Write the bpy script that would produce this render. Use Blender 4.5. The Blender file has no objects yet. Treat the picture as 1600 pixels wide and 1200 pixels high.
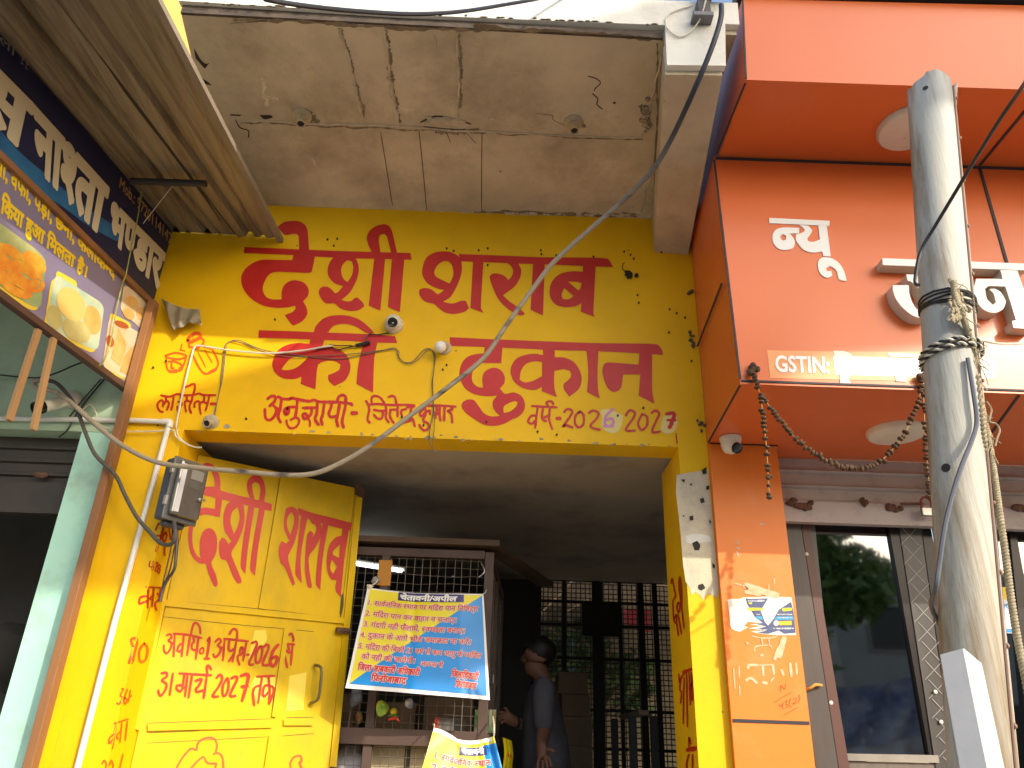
import bpy, bmesh, math, random
import numpy as np
from mathutils import Vector, Matrix
from mathutils.geometry import tessellate_polygon
random.seed(7); np.random.seed(7)
R_ = math.radians
scene = bpy.context.scene
COL = scene.collection

# ------------------------------------------------------------------ camera, world, sun, exposure
F = 1200.0
CAMP = np.array([0.0, -3.3, 1.5]); PITCH = R_(25); ROLL = R_(2)
FWD = np.array([0, math.cos(PITCH), math.sin(PITCH)])
_r0 = np.array([1.0, 0, 0]); _u0 = np.cross(_r0, FWD)
RGT = math.cos(ROLL)*_r0 + math.sin(ROLL)*_u0
UPV = -math.sin(ROLL)*_r0 + math.cos(ROLL)*_u0
cd = bpy.data.cameras.new('camera'); cam = bpy.data.objects.new('camera', cd); COL.objects.link(cam)
cd.sensor_width = 36; cd.lens = 36*F/1600; cd.clip_start = 0.05; cd.clip_end = 500
m = Matrix.Identity(4)
for i in range(3):
    m[i][0] = RGT[i]; m[i][1] = UPV[i]; m[i][2] = -FWD[i]; m[i][3] = CAMP[i]
cam.matrix_world = m
scene.camera = cam

SUN_EL, SUN_AZ = 29.8, 42.0      # azimuth measured from -Y (out of the shops) to the right
w = bpy.data.worlds.new('World'); scene.world = w; w.use_nodes = True
nt = w.node_tree; bg = nt.nodes['Background']
sky = nt.nodes.new('ShaderNodeTexSky'); sky.sky_type = 'NISHITA'; sky.sun_disc = False
sky.sun_elevation = R_(SUN_EL); sky.sun_rotation = R_(180 - SUN_AZ)
sky.air_density = 1.3; sky.dust_density = 3.0; sky.ozone_density = 1.0
nt.links.new(sky.outputs[0], bg.inputs[0]); bg.inputs[1].default_value = 0.15
sl = bpy.data.lights.new('sun', 'SUN'); sl.energy = 2.0; sl.angle = R_(0.5); sl.color = (1.0, 0.92, 0.78)
so = bpy.data.objects.new('sun', sl); COL.objects.link(so)
sd = Vector((math.sin(R_(SUN_AZ))*math.cos(R_(SUN_EL)), -math.cos(R_(SUN_AZ))*math.cos(R_(SUN_EL)), math.sin(R_(SUN_EL))))
so.rotation_euler = sd.to_track_quat('Z', 'Y').to_euler(); so.location = (4, -8, 9)
vs = scene.view_settings
vs.view_transform = 'Standard'; vs.look = 'None'; vs.gamma = 1; vs.use_curve_mapping = False
vs.exposure = 1.1
scene.cycles.max_bounces = 8; scene.cycles.diffuse_bounces = 5

# ------------------------------------------------------------------ pixel -> plane helpers
def ray(x, y): return FWD*F + RGT*(x-800) - UPV*(y-600)
def P(x, y, n, d):
    n = np.asarray(n, float); v = ray(x, y); t = (d - n@CAMP)/(n@v); return CAMP + t*v
def Y(x, y, d=0.0): return P(x, y, (0, 1, 0), d)
def Zp(x, y, d): return P(x, y, (0, 0, 1), d)
def Xp(x, y, d): return P(x, y, (1, 0, 0), d)
class Frame:
    """a plane in the world; maps traced photo points onto it, off = distance in front of it"""
    def __init__(s, p, n):
        s.n = np.asarray(n, float); s.n = s.n/np.linalg.norm(s.n); s.d = float(s.n@np.asarray(p, float))
        if s.n@(CAMP-np.asarray(p)) < 0: s.n = -s.n; s.d = -s.d
    def __call__(s, x, y, off=0.0): return P(x, y, s.n, s.d) + s.n*off
WALL = Frame((0, 0, 0), (0, -1, 0))
def ZM(ox, oy, sc): return lambda pts: [(ox+p[0]/sc, oy+p[1]/sc) for p in pts]

# ------------------------------------------------------------------ materials
MATS = {}
def mat(name, col, col2=None, scale=4, rough=0.6, bump=0.0, bscale=40, metal=0.0, spec=0.5, grime=None, gscale=2.5, gamt=0.5, speck=None, spscale=14, spsize=0.06, stretch=None, emit=None, trans=0, coat=0, gr=(0.5, 0.78)):
    if name in MATS: return MATS[name]
    M = bpy.data.materials.new(name); M.use_nodes = True; t = M.node_tree; N = t.nodes; L = t.links
    b = N['Principled BSDF']; b.inputs['Roughness'].default_value = rough; b.inputs['Metallic'].default_value = metal
    b.inputs['Specular IOR Level'].default_value = spec
    tc = N.new('ShaderNodeTexCoord'); vec = tc.outputs['Object']
    if stretch:
        mp = N.new('ShaderNodeMapping'); mp.inputs['Scale'].default_value = stretch; L.new(vec, mp.inputs[0]); vec = mp.outputs[0]
    def noise(sc, det=6, ro=0.6, v=None):
        n = N.new('ShaderNodeTexNoise'); n.inputs['Scale'].default_value = sc; n.inputs['Detail'].default_value = det
        n.inputs['Roughness'].default_value = ro; L.new(v or vec, n.inputs['Vector']); return n.outputs['Fac']
    def ramp(f, a, bb):
        r = N.new('ShaderNodeMapRange'); r.inputs['From Min'].default_value = a; r.inputs['From Max'].default_value = bb; L.new(f, r.inputs['Value']); return r.outputs[0]
    def mix(fac, a, c):
        x = N.new('ShaderNodeMix'); x.data_type = 'RGBA'
        if isinstance(fac, float): x.inputs[0].default_value = fac
        else: L.new(fac, x.inputs[0])
        for k, v in ((6, a), (7, c)):
            if isinstance(v, tuple): x.inputs[k].default_value = (*v, 1)
            else: L.new(v, x.inputs[k])
        return x.outputs[2]
    c = col
    if col2 is not None: c = mix(ramp(noise(scale), 0.35, 0.65), col, col2)
    if grime is not None:
        g = ramp(noise(gscale, 8, 0.7), gr[0], gr[1])
        mm = N.new('ShaderNodeMath'); mm.operation = 'MULTIPLY'; L.new(g, mm.inputs[0]); mm.inputs[1].default_value = gamt
        c = mix(mm.outputs[0], c, grime)
    if speck is not None:
        v = N.new('ShaderNodeTexVoronoi'); v.inputs['Scale'].default_value = spscale; L.new(tc.outputs['Object'], v.inputs['Vector'])
        s1 = ramp(v.outputs['Distance'], spsize, spsize*0.6)
        n2 = ramp(noise(3.1, 2, 0.5, tc.outputs['Object']), 0.5, 0.56)
        mm = N.new('ShaderNodeMath'); mm.operation = 'MULTIPLY'; L.new(s1, mm.inputs[0]); L.new(n2, mm.inputs[1])
        c = mix(mm.outputs[0], c, speck)
    if isinstance(c, tuple): b.inputs['Base Color'].default_value = (*c, 1)
    else: L.new(c, b.inputs['Base Color'])
    if bump:
        bn = N.new('ShaderNodeBump'); bn.inputs['Strength'].default_value = bump; bn.inputs['Distance'].default_value = 0.01
        L.new(noise(bscale, 8, 0.65), bn.inputs['Height']); L.new(bn.outputs[0], b.inputs['Normal'])
        rr = N.new('ShaderNodeMapRange'); rr.inputs['To Min'].default_value = rough*0.8; rr.inputs['To Max'].default_value = min(1, rough*1.2)
        L.new(noise(bscale*0.3), rr.inputs['Value']); L.new(rr.outputs[0], b.inputs['Roughness'])
    if emit: b.inputs['Emission Color'].default_value = (*emit[0], 1); b.inputs['Emission Strength'].default_value = emit[1]
    if trans: b.inputs['Transmission Weight'].default_value = trans
    if coat: b.inputs['Coat Weight'].default_value = coat; b.inputs['Coat Roughness'].default_value = 0.15
    MATS[name] = M; return M

YEL = mat('yellow_paint', (0.86, 0.52, 0.001), (0.80, 0.465, 0.001), 2.2, 0.55, 0.12, 28, spec=.3, grime=(0.50, 0.33, 0.02), gscale=3.2, gamt=0.35, speck=(0.05, 0.035, 0.02), spscale=9, spsize=0.055)
YDOOR = mat('yellow_door_enamel', (0.76, 0.495, 0.001), (0.64, 0.42, 0.002), 3, 0.55, 0.06, 12, spec=.25, gr=(.46, .7), grime=(0.36, 0.27, 0.04), gscale=4.5, gamt=0.5, stretch=(1, 1, 0.5))
RED = mat('red_paint', (0.50, 0.018, 0.015), (0.57, 0.030, 0.022), 6, 0.42, 0.05, 30, spec=.35)
RED2 = mat('orange_red_paint', (0.54, 0.035, 0.008), (0.44, 0.022, 0.008), 14, 0.5, spec=.3)
ORP = mat('orange_brush_paint', (0.80, 0.13, 0.01), (0.72, 0.09, 0.01), 14, 0.45)
PINK = mat('pink_paint', (0.62, 0.22, 0.45), None, rough=0.5)
PALEY = mat('pale_yellow_patch', (0.80, 0.62, 0.16), (0.78, 0.66, 0.30), 9, 0.6)
CONC = mat('soffit_plaster', (0.66, 0.575, 0.43), (0.50, 0.435, 0.325), 2.1, 0.85, 0.7, 18, grime=(0.25, 0.20, 0.145), gscale=2.4, gamt=0.7, gr=(0.46, 0.72), speck=(0.05, 0.04, 0.03), spscale=7, spsize=0.06)
CONCL = mat('plaster_ridge', (0.66, 0.575, 0.43), (0.42, 0.36, 0.27), 12, 0.85, 0.5, 60)
CRACK = mat('crack_dark', (0.035, 0.028, 0.022), rough=0.9)
STAIN = mat('crack_brown', (0.12, 0.09, 0.06), rough=0.9)
WHITE = mat('whitewash', (0.78, 0.76, 0.70), (0.70, 0.68, 0.62), 3, 0.8, 0.25, 30, grime=(0.40, 0.36, 0.30), gscale=3, gamt=0.5, speck=(0.1, 0.09, 0.08), spscale=10, spsize=0.05)
BARE = mat('bare_plaster', (0.66, 0.58, 0.40), (0.56, 0.50, 0.38), 6, 0.8, 0.3, 40, grime=(0.3, 0.25, 0.2), gscale=6, gamt=0.5)
TIN = mat('tin_sheet', (0.36, 0.31, 0.22), (0.22, 0.185, 0.125), 1.6, 0.5, 0.05, 20, metal=0.3, grime=(0.10, 0.07, 0.045), gscale=4, gamt=0.8, gr=(0.47, 0.66), stretch=(4, 0.3, 1))
NAVY = mat('navy_flex', (0.018, 0.022, 0.07), (0.012, 0.014, 0.045), 2, 0.35)
LILAC = mat('lilac_flex', (0.20, 0.17, 0.27), (0.24, 0.21, 0.32), 2, 0.4)
SKYB = mat('cyan_swash', (0.03, 0.16, 0.34), (0.02, 0.07, 0.22), 5, 0.35)
CREAM = mat('cream_letter', (0.60, 0.52, 0.36), None, rough=0.5)
YLET = mat('yellow_letter', (0.80, 0.55, 0.02), None, rough=0.45)
TAN = mat('tan_letter', (0.45, 0.27, 0.08), None, rough=0.5)
BLACKP = mat('black_print', (0.02, 0.02, 0.025), rough=0.5)
WOOD = mat('brown_wood', (0.30, 0.135, 0.05), (0.20, 0.09, 0.035), 3, 0.6, 0.2, 30, stretch=(1, 1, 0.15), grime=(0.10, 0.06, 0.03), gscale=3, gamt=0.6)
WOODL = mat('pale_wood', (0.46, 0.27, 0.12), (0.36, 0.20, 0.085), 4, 0.65, 0.2, 30, stretch=(1, 1, 0.15))
GREEN = mat('mint_paint', (0.38, 0.70, 0.58), (0.44, 0.74, 0.62), 2, 0.55, 0.12, 30, grime=(0.26, 0.30, 0.20), gscale=3.5, gamt=0.6, gr=(.52,.75), speck=(0.05, 0.06, 0.05), spscale=8, spsize=0.05)
GREEND = mat('mint_paint_shaded', (0.40, 0.53, 0.36), (0.46, 0.60, 0.42), 2, 0.6, 0.15, 30, grime=(0.10, 0.15, 0.10), gscale=3, gamt=0.5)  # shaded copy of the mint paint, dimness under the awning put into the colour
SHUTD = mat('dark_shutter_steel', (0.055, 0.045, 0.038), (0.09, 0.07, 0.055), 3, 0.5, 0.1, 20, metal=0.4)
ORG = mat('orange_cladding', (0.70, 0.150, 0.033), (0.66, 0.138, 0.030), 1.5, 0.34, spec=0.5)
ORGP = mat('orange_pillar_sheet', (0.82, 0.215, 0.025), (0.80, 0.20, 0.025), 2, 0.4, grime=(0.82, 0.40, 0.20), gscale=5, gamt=0.35)
GAP = mat('dark_joint', (0.03, 0.028, 0.035), rough=0.7)
LETW = mat('white_acrylic', (0.80, 0.80, 0.78), None, rough=0.3)
LETS = mat('cream_acrylic_side', (0.66, 0.60, 0.50), (0.60, 0.53, 0.42), 5, rough=0.45)
LAMPW = mat('lamp_white', (0.72, 0.66, 0.55), (0.62, 0.56, 0.46), 8, rough=0.4, speck=(0.2, 0.1, 0.06), spscale=30, spsize=0.12)
SHUTR = mat('mauve_shutter_steel', (0.48, 0.43, 0.42), (0.41, 0.37, 0.36), 3, 0.5, 0.1, 30, metal=0.15, grime=(0.18, 0.11, 0.08), gscale=6, gamt=0.6)
RUST = mat('rusty_iron', (0.16, 0.075, 0.045), (0.09, 0.05, 0.035), 18, 0.8, 0.5, 80)
STEEL = mat('padlock_steel', (0.45, 0.44, 0.42), None, rough=0.3, metal=0.9)
POLE = mat('pole_paint', (0.50, 0.47, 0.39), (0.36, 0.37, 0.36), 3, 0.6, 0.2, 40, metal=0.0, grime=(0.20, 0.125, 0.05), gscale=2.0, gamt=0.95, gr=(0.45, 0.62), stretch=(4.5, 4.5, 0.22))
BROWNF = mat('brown_iron_frame', (0.10, 0.06, 0.045), (0.075, 0.045, 0.035), 5, 0.55, 0.1, 40)
WIRE = mat('mesh_wire', (0.22, 0.19, 0.16), None, rough=0.5, metal=0.5)
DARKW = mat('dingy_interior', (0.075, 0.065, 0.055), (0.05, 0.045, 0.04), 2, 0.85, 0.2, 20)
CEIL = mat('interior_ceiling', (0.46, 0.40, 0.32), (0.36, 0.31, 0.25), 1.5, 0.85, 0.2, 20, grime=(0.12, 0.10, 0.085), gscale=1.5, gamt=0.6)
BLK = mat('black_cable', (0.018, 0.018, 0.024), None, rough=0.4)
DUSTY = mat('dusty_cable', (0.34, 0.27, 0.19), (0.24, 0.19, 0.14), 20, 0.75)
WCAB = mat('white_cable', (0.74, 0.70, 0.58), (0.62, 0.57, 0.45), 12, 0.5)
YCAB = mat('green_yellow_wire', (0.42, 0.40, 0.08), (0.20, 0.25, 0.06), 25, 0.5)
GREYC = mat('grey_wire', (0.16, 0.14, 0.10), None, rough=0.6)
PVC = mat('white_pvc', (0.78, 0.76, 0.72), (0.70, 0.68, 0.62), 5, 0.4)
PLW = mat('white_plastic', (0.74, 0.71, 0.62), (0.66, 0.62, 0.52), 8, 0.4)
GLS = mat('black_lens', (0.012, 0.012, 0.014), None, rough=0.12)
PORC = mat('holder_plastic', (0.50, 0.42, 0.28), (0.40, 0.33, 0.22), 10, 0.5)
GREYD = mat('meter_base_grey', (0.06, 0.065, 0.09), None, rough=0.45)
SKIN = mat('brown_skin', (0.22, 0.105, 0.06), (0.18, 0.08, 0.05), 8, 0.55)
HAIR = mat('black_hair', (0.012, 0.010, 0.010), None, rough=0.55)
SHIRT = mat('grey_shirt', (0.10, 0.10, 0.115), (0.075, 0.075, 0.09), 10, 0.9, 0.3, 60)
PANTS = mat('dark_trousers', (0.03, 0.03, 0.04), None, rough=0.9)
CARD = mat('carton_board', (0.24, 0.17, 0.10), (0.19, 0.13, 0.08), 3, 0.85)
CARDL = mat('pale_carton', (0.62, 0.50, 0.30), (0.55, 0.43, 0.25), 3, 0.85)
SACK = mat('white_plastic_sack', (0.55, 0.54, 0.55), (0.42, 0.42, 0.45), 6, 0.4, 0.4, 25)
ASPH = mat('street_asphalt', (0.22, 0.205, 0.18), (0.17, 0.16, 0.14), 2, 0.95, 0.4, 30)
ROPE = mat('jute_rope', (0.40, 0.34, 0.22), (0.28, 0.23, 0.15), 60, 0.9)
PYEL = mat('poster_yellow', (0.78, 0.68, 0.01), (0.74, 0.62, 0.01), 4, 0.4)
PBLU = mat('poster_blue', (0.01, 0.27, 0.72), (0.01, 0.23, 0.64), 4, 0.4)
PNAV = mat('poster_navy', (0.03, 0.025, 0.16), None, rough=0.4)
PWHT = mat('poster_white', (0.78, 0.77, 0.74), None, rough=0.45)
PRED = mat('poster_red', (0.62, 0.045, 0.03), None, rough=0.45)

# ------------------------------------------------------------------ mesh builder
class MB:
    def __init__(s): s.v = []; s.f = []; s.mi = []; s.cur = 0
    def add(s, vs, fs):
        o = len(s.v); s.v += [tuple(map(float, p)) for p in vs]
        for f in fs: s.f.append(tuple(o+i for i in f)); s.mi.append(s.cur)
        return s
    def box(s, a, b):
        x0, y0, z0 = a; x1, y1, z1 = b
        return s.hexa([(x0,y0,z0),(x1,y0,z0),(x1,y1,z0),(x0,y1,z0)], [(x0,y0,z1),(x1,y0,z1),(x1,y1,z1),(x0,y1,z1)])
    def hexa(s, lo, hi): return s.add(list(lo)+list(hi), [(3,2,1,0),(4,5,6,7),(0,1,5,4),(1,2,6,5),(2,3,7,6),(3,0,4,7)])
    def obox(s, c, ax, h):
        """box at c with half sizes h along the unit axes ax"""
        c = np.asarray(c, float); ax = [np.asarray(a, float) for a in ax]; q = []
        for k in (-1, 1):
            for i, j in ((-1,-1),(1,-1),(1,1),(-1,1)): q.append(c+ax[0]*h[0]*i+ax[1]*h[1]*j+ax[2]*h[2]*k)
        return s.hexa(q[:4], q[4:])
    def poly3(s, loops, back=None):
        """planar polygon (first loop outer, others holes) given as 3-D points; back = offset vector for a solid"""
        vl = [[Vector(p) for p in l] for l in loops]; tri = tessellate_polygon(vl)
        vs = [p for l in loops for p in l]; s.add(vs, tri)
        if back is not None:
            bk = np.asarray(back, float); o = len(vs)
            s.add([np.asarray(p)+bk for p in vs], [t[::-1] for t in tri])
            for l in loops:
                n = len(l); q = list(l)+[np.asarray(p)+bk for p in l]
                s.add(q, [(i, (i+1) % n, n+(i+1) % n, n+i) for i in range(n)])
        return s
    def tube(s, pts, r, n=8, smooth=True, sub=6, caps=True):
        pts = [np.asarray(p, float) for p in pts]; rad = r if hasattr(r, '__len__') else None
        if smooth and len(pts) > 2:
            pp, rr = [], []
            for i in range(len(pts)-1):
                p0 = pts[max(i-1, 0)]; p1 = pts[i]; p2 = pts[i+1]; p3 = pts[min(i+2, len(pts)-1)]
                for k in range(sub):
                    t = k/sub
                    pp.append(0.5*(2*p1+(p2-p0)*t+(2*p0-5*p1+4*p2-p3)*t*t+(3*p1-p0-3*p2+p3)*t**3))
                    rr.append(rad[i]*(1-t)+rad[i+1]*t if rad is not None else r)
            pp.append(pts[-1]); rr.append(rad[-1] if rad is not None else r); pts, rs = pp, rr
        else: rs = list(rad) if rad is not None else [r]*len(pts)
        d0 = pts[1]-pts[0]; d0 /= np.linalg.norm(d0)+1e-12
        a = np.cross(d0, (0, 0, 1.0))
        if np.linalg.norm(a) < 1e-3: a = np.cross(d0, (1.0, 0, 0))
        a /= np.linalg.norm(a); vs = []; L = len(pts)
        for i in range(L):
            d = pts[min(i+1, L-1)]-pts[max(i-1, 0)]; d /= np.linalg.norm(d)+1e-12
            a = a-d*(a@d); a /= np.linalg.norm(a)+1e-12; b = np.cross(d, a)
            for k in range(n):
                t = 2*math.pi*k/n; vs.append(pts[i]+rs[i]*(math.cos(t)*a+math.sin(t)*b))
        fs = [(i*n+k, i*n+(k+1) % n, (i+1)*n+(k+1) % n, (i+1)*n+k) for i in range(L-1) for k in range(n)]
        if caps: fs += [tuple(range(n))[::-1], tuple((L-1)*n+k for k in range(n))]
        return s.add(vs, fs)
    def lathe(s, o, axis, prof, n=24):
        """prof: (radius, height) pairs revolved about axis through o"""
        ax = np.asarray(axis, float); ax /= np.linalg.norm(ax)
        a = np.cross(ax, (0, 0, 1.0))
        if np.linalg.norm(a) < 1e-3: a = np.array([1.0, 0, 0])
        a /= np.linalg.norm(a); b = np.cross(ax, a); vs = []
        for r, h in prof:
            for k in range(n):
                t = 2*math.pi*k/n; vs.append(np.asarray(o, float)+ax*h+r*(math.cos(t)*a+math.sin(t)*b))
        L = len(prof)
        fs = [(i*n+k, i*n+(k+1) % n, (i+1)*n+(k+1) % n, (i+1)*n+k) for i in range(L-1) for k in range(n)]
        fs += [tuple(range(n))[::-1], tuple((L-1)*n+k for k in range(n))]
        return s.add(vs, fs)
    def ball(s, c, r, n=12, m_=8):
        r = r if hasattr(r, '__len__') else (r, r, r); vs = []; fs = []
        for i in range(m_+1):
            t = math.pi*i/m_
            for k in range(n):
                p = 2*math.pi*k/n; vs.append((c[0]+r[0]*math.sin(t)*math.cos(p), c[1]+r[1]*math.sin(t)*math.sin(p), c[2]+r[2]*math.cos(t)))
        for i in range(m_):
            for k in range(n): fs.append((i*n+k, (i+1)*n+k, (i+1)*n+(k+1) % n, i*n+(k+1) % n))
        return s.add(vs, fs)

def cp(o, label=None, cat=None, group=None, kind=None):
    if label: o['label'] = label
    if cat: o['category'] = cat
    if group: o['group'] = group
    if kind: o['kind'] = kind
    return o
WLOC = {}
def thing(name, label, cat, loc, group=None):
    o = bpy.data.objects.new(name, None); COL.objects.link(o); o.location = loc; o.empty_display_size = 0.1
    WLOC[o.name] = np.asarray(loc, float); return cp(o, label, cat, group)
def obj(name, mb, mats, parent=None, smooth=False, bevel=0, label=None, cat=None, group=None, kind=None, fixn=True):
    """link the builder as ONE mesh object; a part keeps its parent's origin"""
    V = np.array(mb.v, float)
    if parent is not None: org = WLOC[parent.name]
    else:
        lo, hi = V.min(0), V.max(0); org = np.array([(lo[0]+hi[0])/2, (lo[1]+hi[1])/2, lo[2]])
    me = bpy.data.meshes.new(name); me.from_pydata((V-org).tolist(), [], mb.f)
    ml = mats if isinstance(mats, (list, tuple)) else [mats]
    for x in ml: me.materials.append(x)
    if len(ml) > 1: me.polygons.foreach_set('material_index', mb.mi)
    if fixn:
        bm = bmesh.new(); bm.from_mesh(me); bmesh.ops.recalc_face_normals(bm, faces=bm.faces); bm.to_mesh(me); bm.free()
    if smooth:
        me.polygons.foreach_set('use_smooth', [True]*len(me.polygons))
        try: me.set_sharp_from_angle(angle=R_(40))
        except Exception: pass
    o = bpy.data.objects.new(name, me); COL.objects.link(o)
    WLOC[o.name] = org
    if parent is not None: o.parent = parent
    else: o.location = org
    if bevel:
        bv = o.modifiers.new('bevel', 'BEVEL'); bv.width = bevel; bv.segments = 2; bv.limit_method = 'ANGLE'; bv.angle_limit = R_(50)
    return cp(o, label, cat, group, kind)

def smooth_loop(pts, sub=5, ang=62):
    """closed outline -> Catmull-Rom curve that keeps sharp corners sharp"""
    n = len(pts); pts = [np.asarray(p, float) for p in pts]; corner = []
    for i in range(n):
        a = pts[i]-pts[i-1]; b = pts[(i+1) % n]-pts[i]
        c = a@b/(np.linalg.norm(a)*np.linalg.norm(b)+1e-9); corner.append(math.degrees(math.acos(max(-1, min(1, c)))) > ang)
    out = []
    for i in range(n):
        p1, p2 = pts[i], pts[(i+1) % n]
        p0 = 2*p1-p2 if corner[i] else pts[i-1]; p3 = 2*p2-p1 if corner[(i+1) % n] else pts[(i+2) % n]
        if corner[i] and corner[(i+1) % n]: out.append(p1); continue
        L = np.linalg.norm(p2-p1); s0 = min(1, L/(np.linalg.norm(p1-p0)+1e-9)); s3 = min(1, L/(np.linalg.norm(p3-p2)+1e-9))
        p0 = p1-(p1-p0)*s0; p3 = p2+(p3-p2)*s3
        for k in range(sub):
            t = k/sub; out.append(0.5*(2*p1+(p2-p0)*t+(2*p0-5*p1+4*p2-p3)*t*t+(3*p1-p0-3*p2+p3)*t**3))
    return out
def smooth_line(pts, sub=5):
    pts = [np.asarray(p, float) for p in pts]; out = []
    if len(pts) < 3: 
        return [pts[0]+(pts[-1]-pts[0])*k/6 for k in range(7)]
    for i in range(len(pts)-1):
        p0 = pts[max(i-1, 0)]; p1 = pts[i]; p2 = pts[i+1]; p3 = pts[min(i+2, len(pts)-1)]
        for k in range(sub):
            t = k/sub; out.append(0.5*(2*p1+(p2-p0)*t+(2*p0-5*p1+4*p2-p3)*t*t+(3*p1-p0-3*p2+p3)*t**3))
    out.append(pts[-1]); return out
def ribbon(pts, wpx, rag=0.12, taper=True):
    """brush stroke in photo points: returns (verts, faces)"""
    L = smooth_line(pts); n = len(L); vs = []; fs = []
    for i, p in enumerate(L):
        d = L[min(i+1, n-1)]-L[max(i-1, 0)]; d = d/(np.linalg.norm(d)+1e-9); nn = np.array([-d[1], d[0]])
        h = wpx/2*(1+rag*random.uniform(-1, 1))
        if taper and n > 4: h *= (0.72 if i in (0, n-1) else 1)
        e = 0
        if i == 0: p = p-d*wpx*0.25
        if i == n-1: p = p+d*wpx*0.25
        vs += [p+nn*h, p-nn*h]
    fs = [(2*i, 2*i+1, 2*i+3, 2*i+2) for i in range(n-1)]
    return vs, fs
def paint_strokes(name, frame, strokes, wpx, matl, parent, zm=lambda p: p, off=0.0016, step=0.00006, label=None):
    mb = MB()
    for k, s_ in enumerate(strokes):
        ww = wpx
        if isinstance(s_, tuple): s_, ww = s_
        vs, fs = ribbon(zm(s_), ww)
        mb.add([frame(p[0], p[1], off+k*step) for p in vs], fs)
    return obj(name, mb, matl, parent, label=label, fixn=False)
def paint_shapes(name, frame, shapes, matl, parent, zm=lambda p: p, off=0.0016, step=0.0002, sm=True, back=None, label=None):
    """shapes: list of [outer, hole, ...] outlines in photo points"""
    mb = MB()
    for k, loops in enumerate(shapes):
        if not isinstance(loops[0], list): loops = [loops]
        ll = []
        for l in loops:
            q = zm(l); q = smooth_loop(q) if sm else q
            ll.append([frame(p[0], p[1], off+k*step) for p in q])
        mb.poly3(ll, back)
    return obj(name, mb, matl, parent, label=label, fixn=back is not None)

# ------------------------------------------------------------------ lettering in the built-in font
_GC = {}
def glyph(ch):
    if ch in _GC: return _GC[ch]
    def ev(body):
        c = bpy.data.curves.new('tmp', 'FONT'); c.body = body; c.resolution_u = 3
        o = bpy.data.objects.new('tmp', c); COL.objects.link(o)
        dg = bpy.context.evaluated_depsgraph_get(); me = bpy.data.meshes.new_from_object(o.evaluated_get(dg))
        v = [(p.co.x, p.co.y) for p in me.vertices]; f = [tuple(q.vertices) for q in me.polygons]
        bpy.data.objects.remove(o); bpy.data.curves.remove(c); bpy.data.meshes.remove(me); return v, f
    v, f = ev(ch) if ch != ' ' else ([], [])
    base = max(p[0] for p in ev(' '*60+'|')[0]); adv = max(p[0] for p in ev(ch+' '*60+'|')[0])-base
    _GC[ch] = (v, f, adv); return _GC[ch]
def embolden(v, f, b):
    """bars along the outline of a glyph: a heavier weight that never breaks"""
    cnt = {}
    for q in f:
        for i in range(len(q)):
            a_, c_ = q[i], q[(i+1) % len(q)]; cnt[(min(a_, c_), max(a_, c_))] = cnt.get((min(a_, c_), max(a_, c_)), 0)+1
    out = []
    for (a_, c_), n in cnt.items():
        if n != 1: continue
        p, q = np.array(v[a_]), np.array(v[c_]); d = q-p; L = np.linalg.norm(d)
        if L < 1e-6: continue
        d = d/L*b; n_ = np.array([-d[1], d[0]]); e = d*.55
        out.append(([tuple(p-e+n_*.9), tuple(p-d*.95+n_*.3), tuple(p-d*.95-n_*.3), tuple(p-e-n_*.9), tuple(q+e-n_*.9), tuple(q+d*.95-n_*.3), tuple(q+d*.95+n_*.3), tuple(q+e+n_*.9)], [(0, 1, 2, 3, 4, 5, 6, 7)]))
    return out
def clip_x(v, f, xm):
    bm = bmesh.new(); vv = [bm.verts.new((p[0], p[1], 0)) for p in v]
    for q in f:
        try: bm.faces.new([vv[i] for i in q])
        except ValueError: pass
    bmesh.ops.bisect_plane(bm, geom=bm.verts[:]+bm.edges[:]+bm.faces[:], plane_co=(xm, 0, 0), plane_no=(1, 0, 0), clear_outer=True)
    bm.verts.index_update(); o = ([(p.co.x, p.co.y) for p in bm.verts], [tuple(x.index for x in q.verts) for q in bm.faces]); bm.free(); return o
CONS = set('कखगघङचछजझञटठडढणतथदधनपफबभमयरलवशषसहळ'); STEMLESS = set('टठडढछदहरङ')
MATR = set('ािीुूृेैोौंँः़')
def shape_text(t):
    """visual order for Devanagari: (char, mode) with mode n normal, h half, r reph, k rakar"""
    out = []; i = 0
    while i < len(t):
        if t[i] in CONS:
            cl = []; reph = False; rak = False
            if t[i] == 'र' and i+2 < len(t) and t[i+1] == '्' and t[i+2] in CONS: reph = True; i += 2
            while True:
                c = t[i]; i += 1
                nuk = i < len(t) and t[i] == '़'
                if nuk: i += 1
                if i+1 < len(t) and t[i] == '्' and t[i+1] == 'र': cl.append((c, 'n', nuk)); rak = True; i += 2; break
                if i+1 < len(t) and t[i] == '्' and t[i+1] in CONS: cl.append((c, 's' if c in STEMLESS else 'h', nuk)); i += 1; continue
                cl.append((c, 'n', nuk)); break
            mt = []
            while i < len(t) and t[i] in MATR: mt.append(t[i]); i += 1
            if 'ि' in mt: out.append(('ि', 'n')); mt.remove('ि')
            for c, md, nuk in cl:
                if md == 's': out += [(c, 'n'), ('्', 'n')]
                else: out.append((c, md))
                if nuk: out.append(('़', 'n'))
            if rak: out.append(('', 'k'))
            for x in mt: out.append((x, 'n'))
            if reph: out.append(('', 'r'))
        else: out.append((t[i], 'n')); i += 1
    return out
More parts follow.
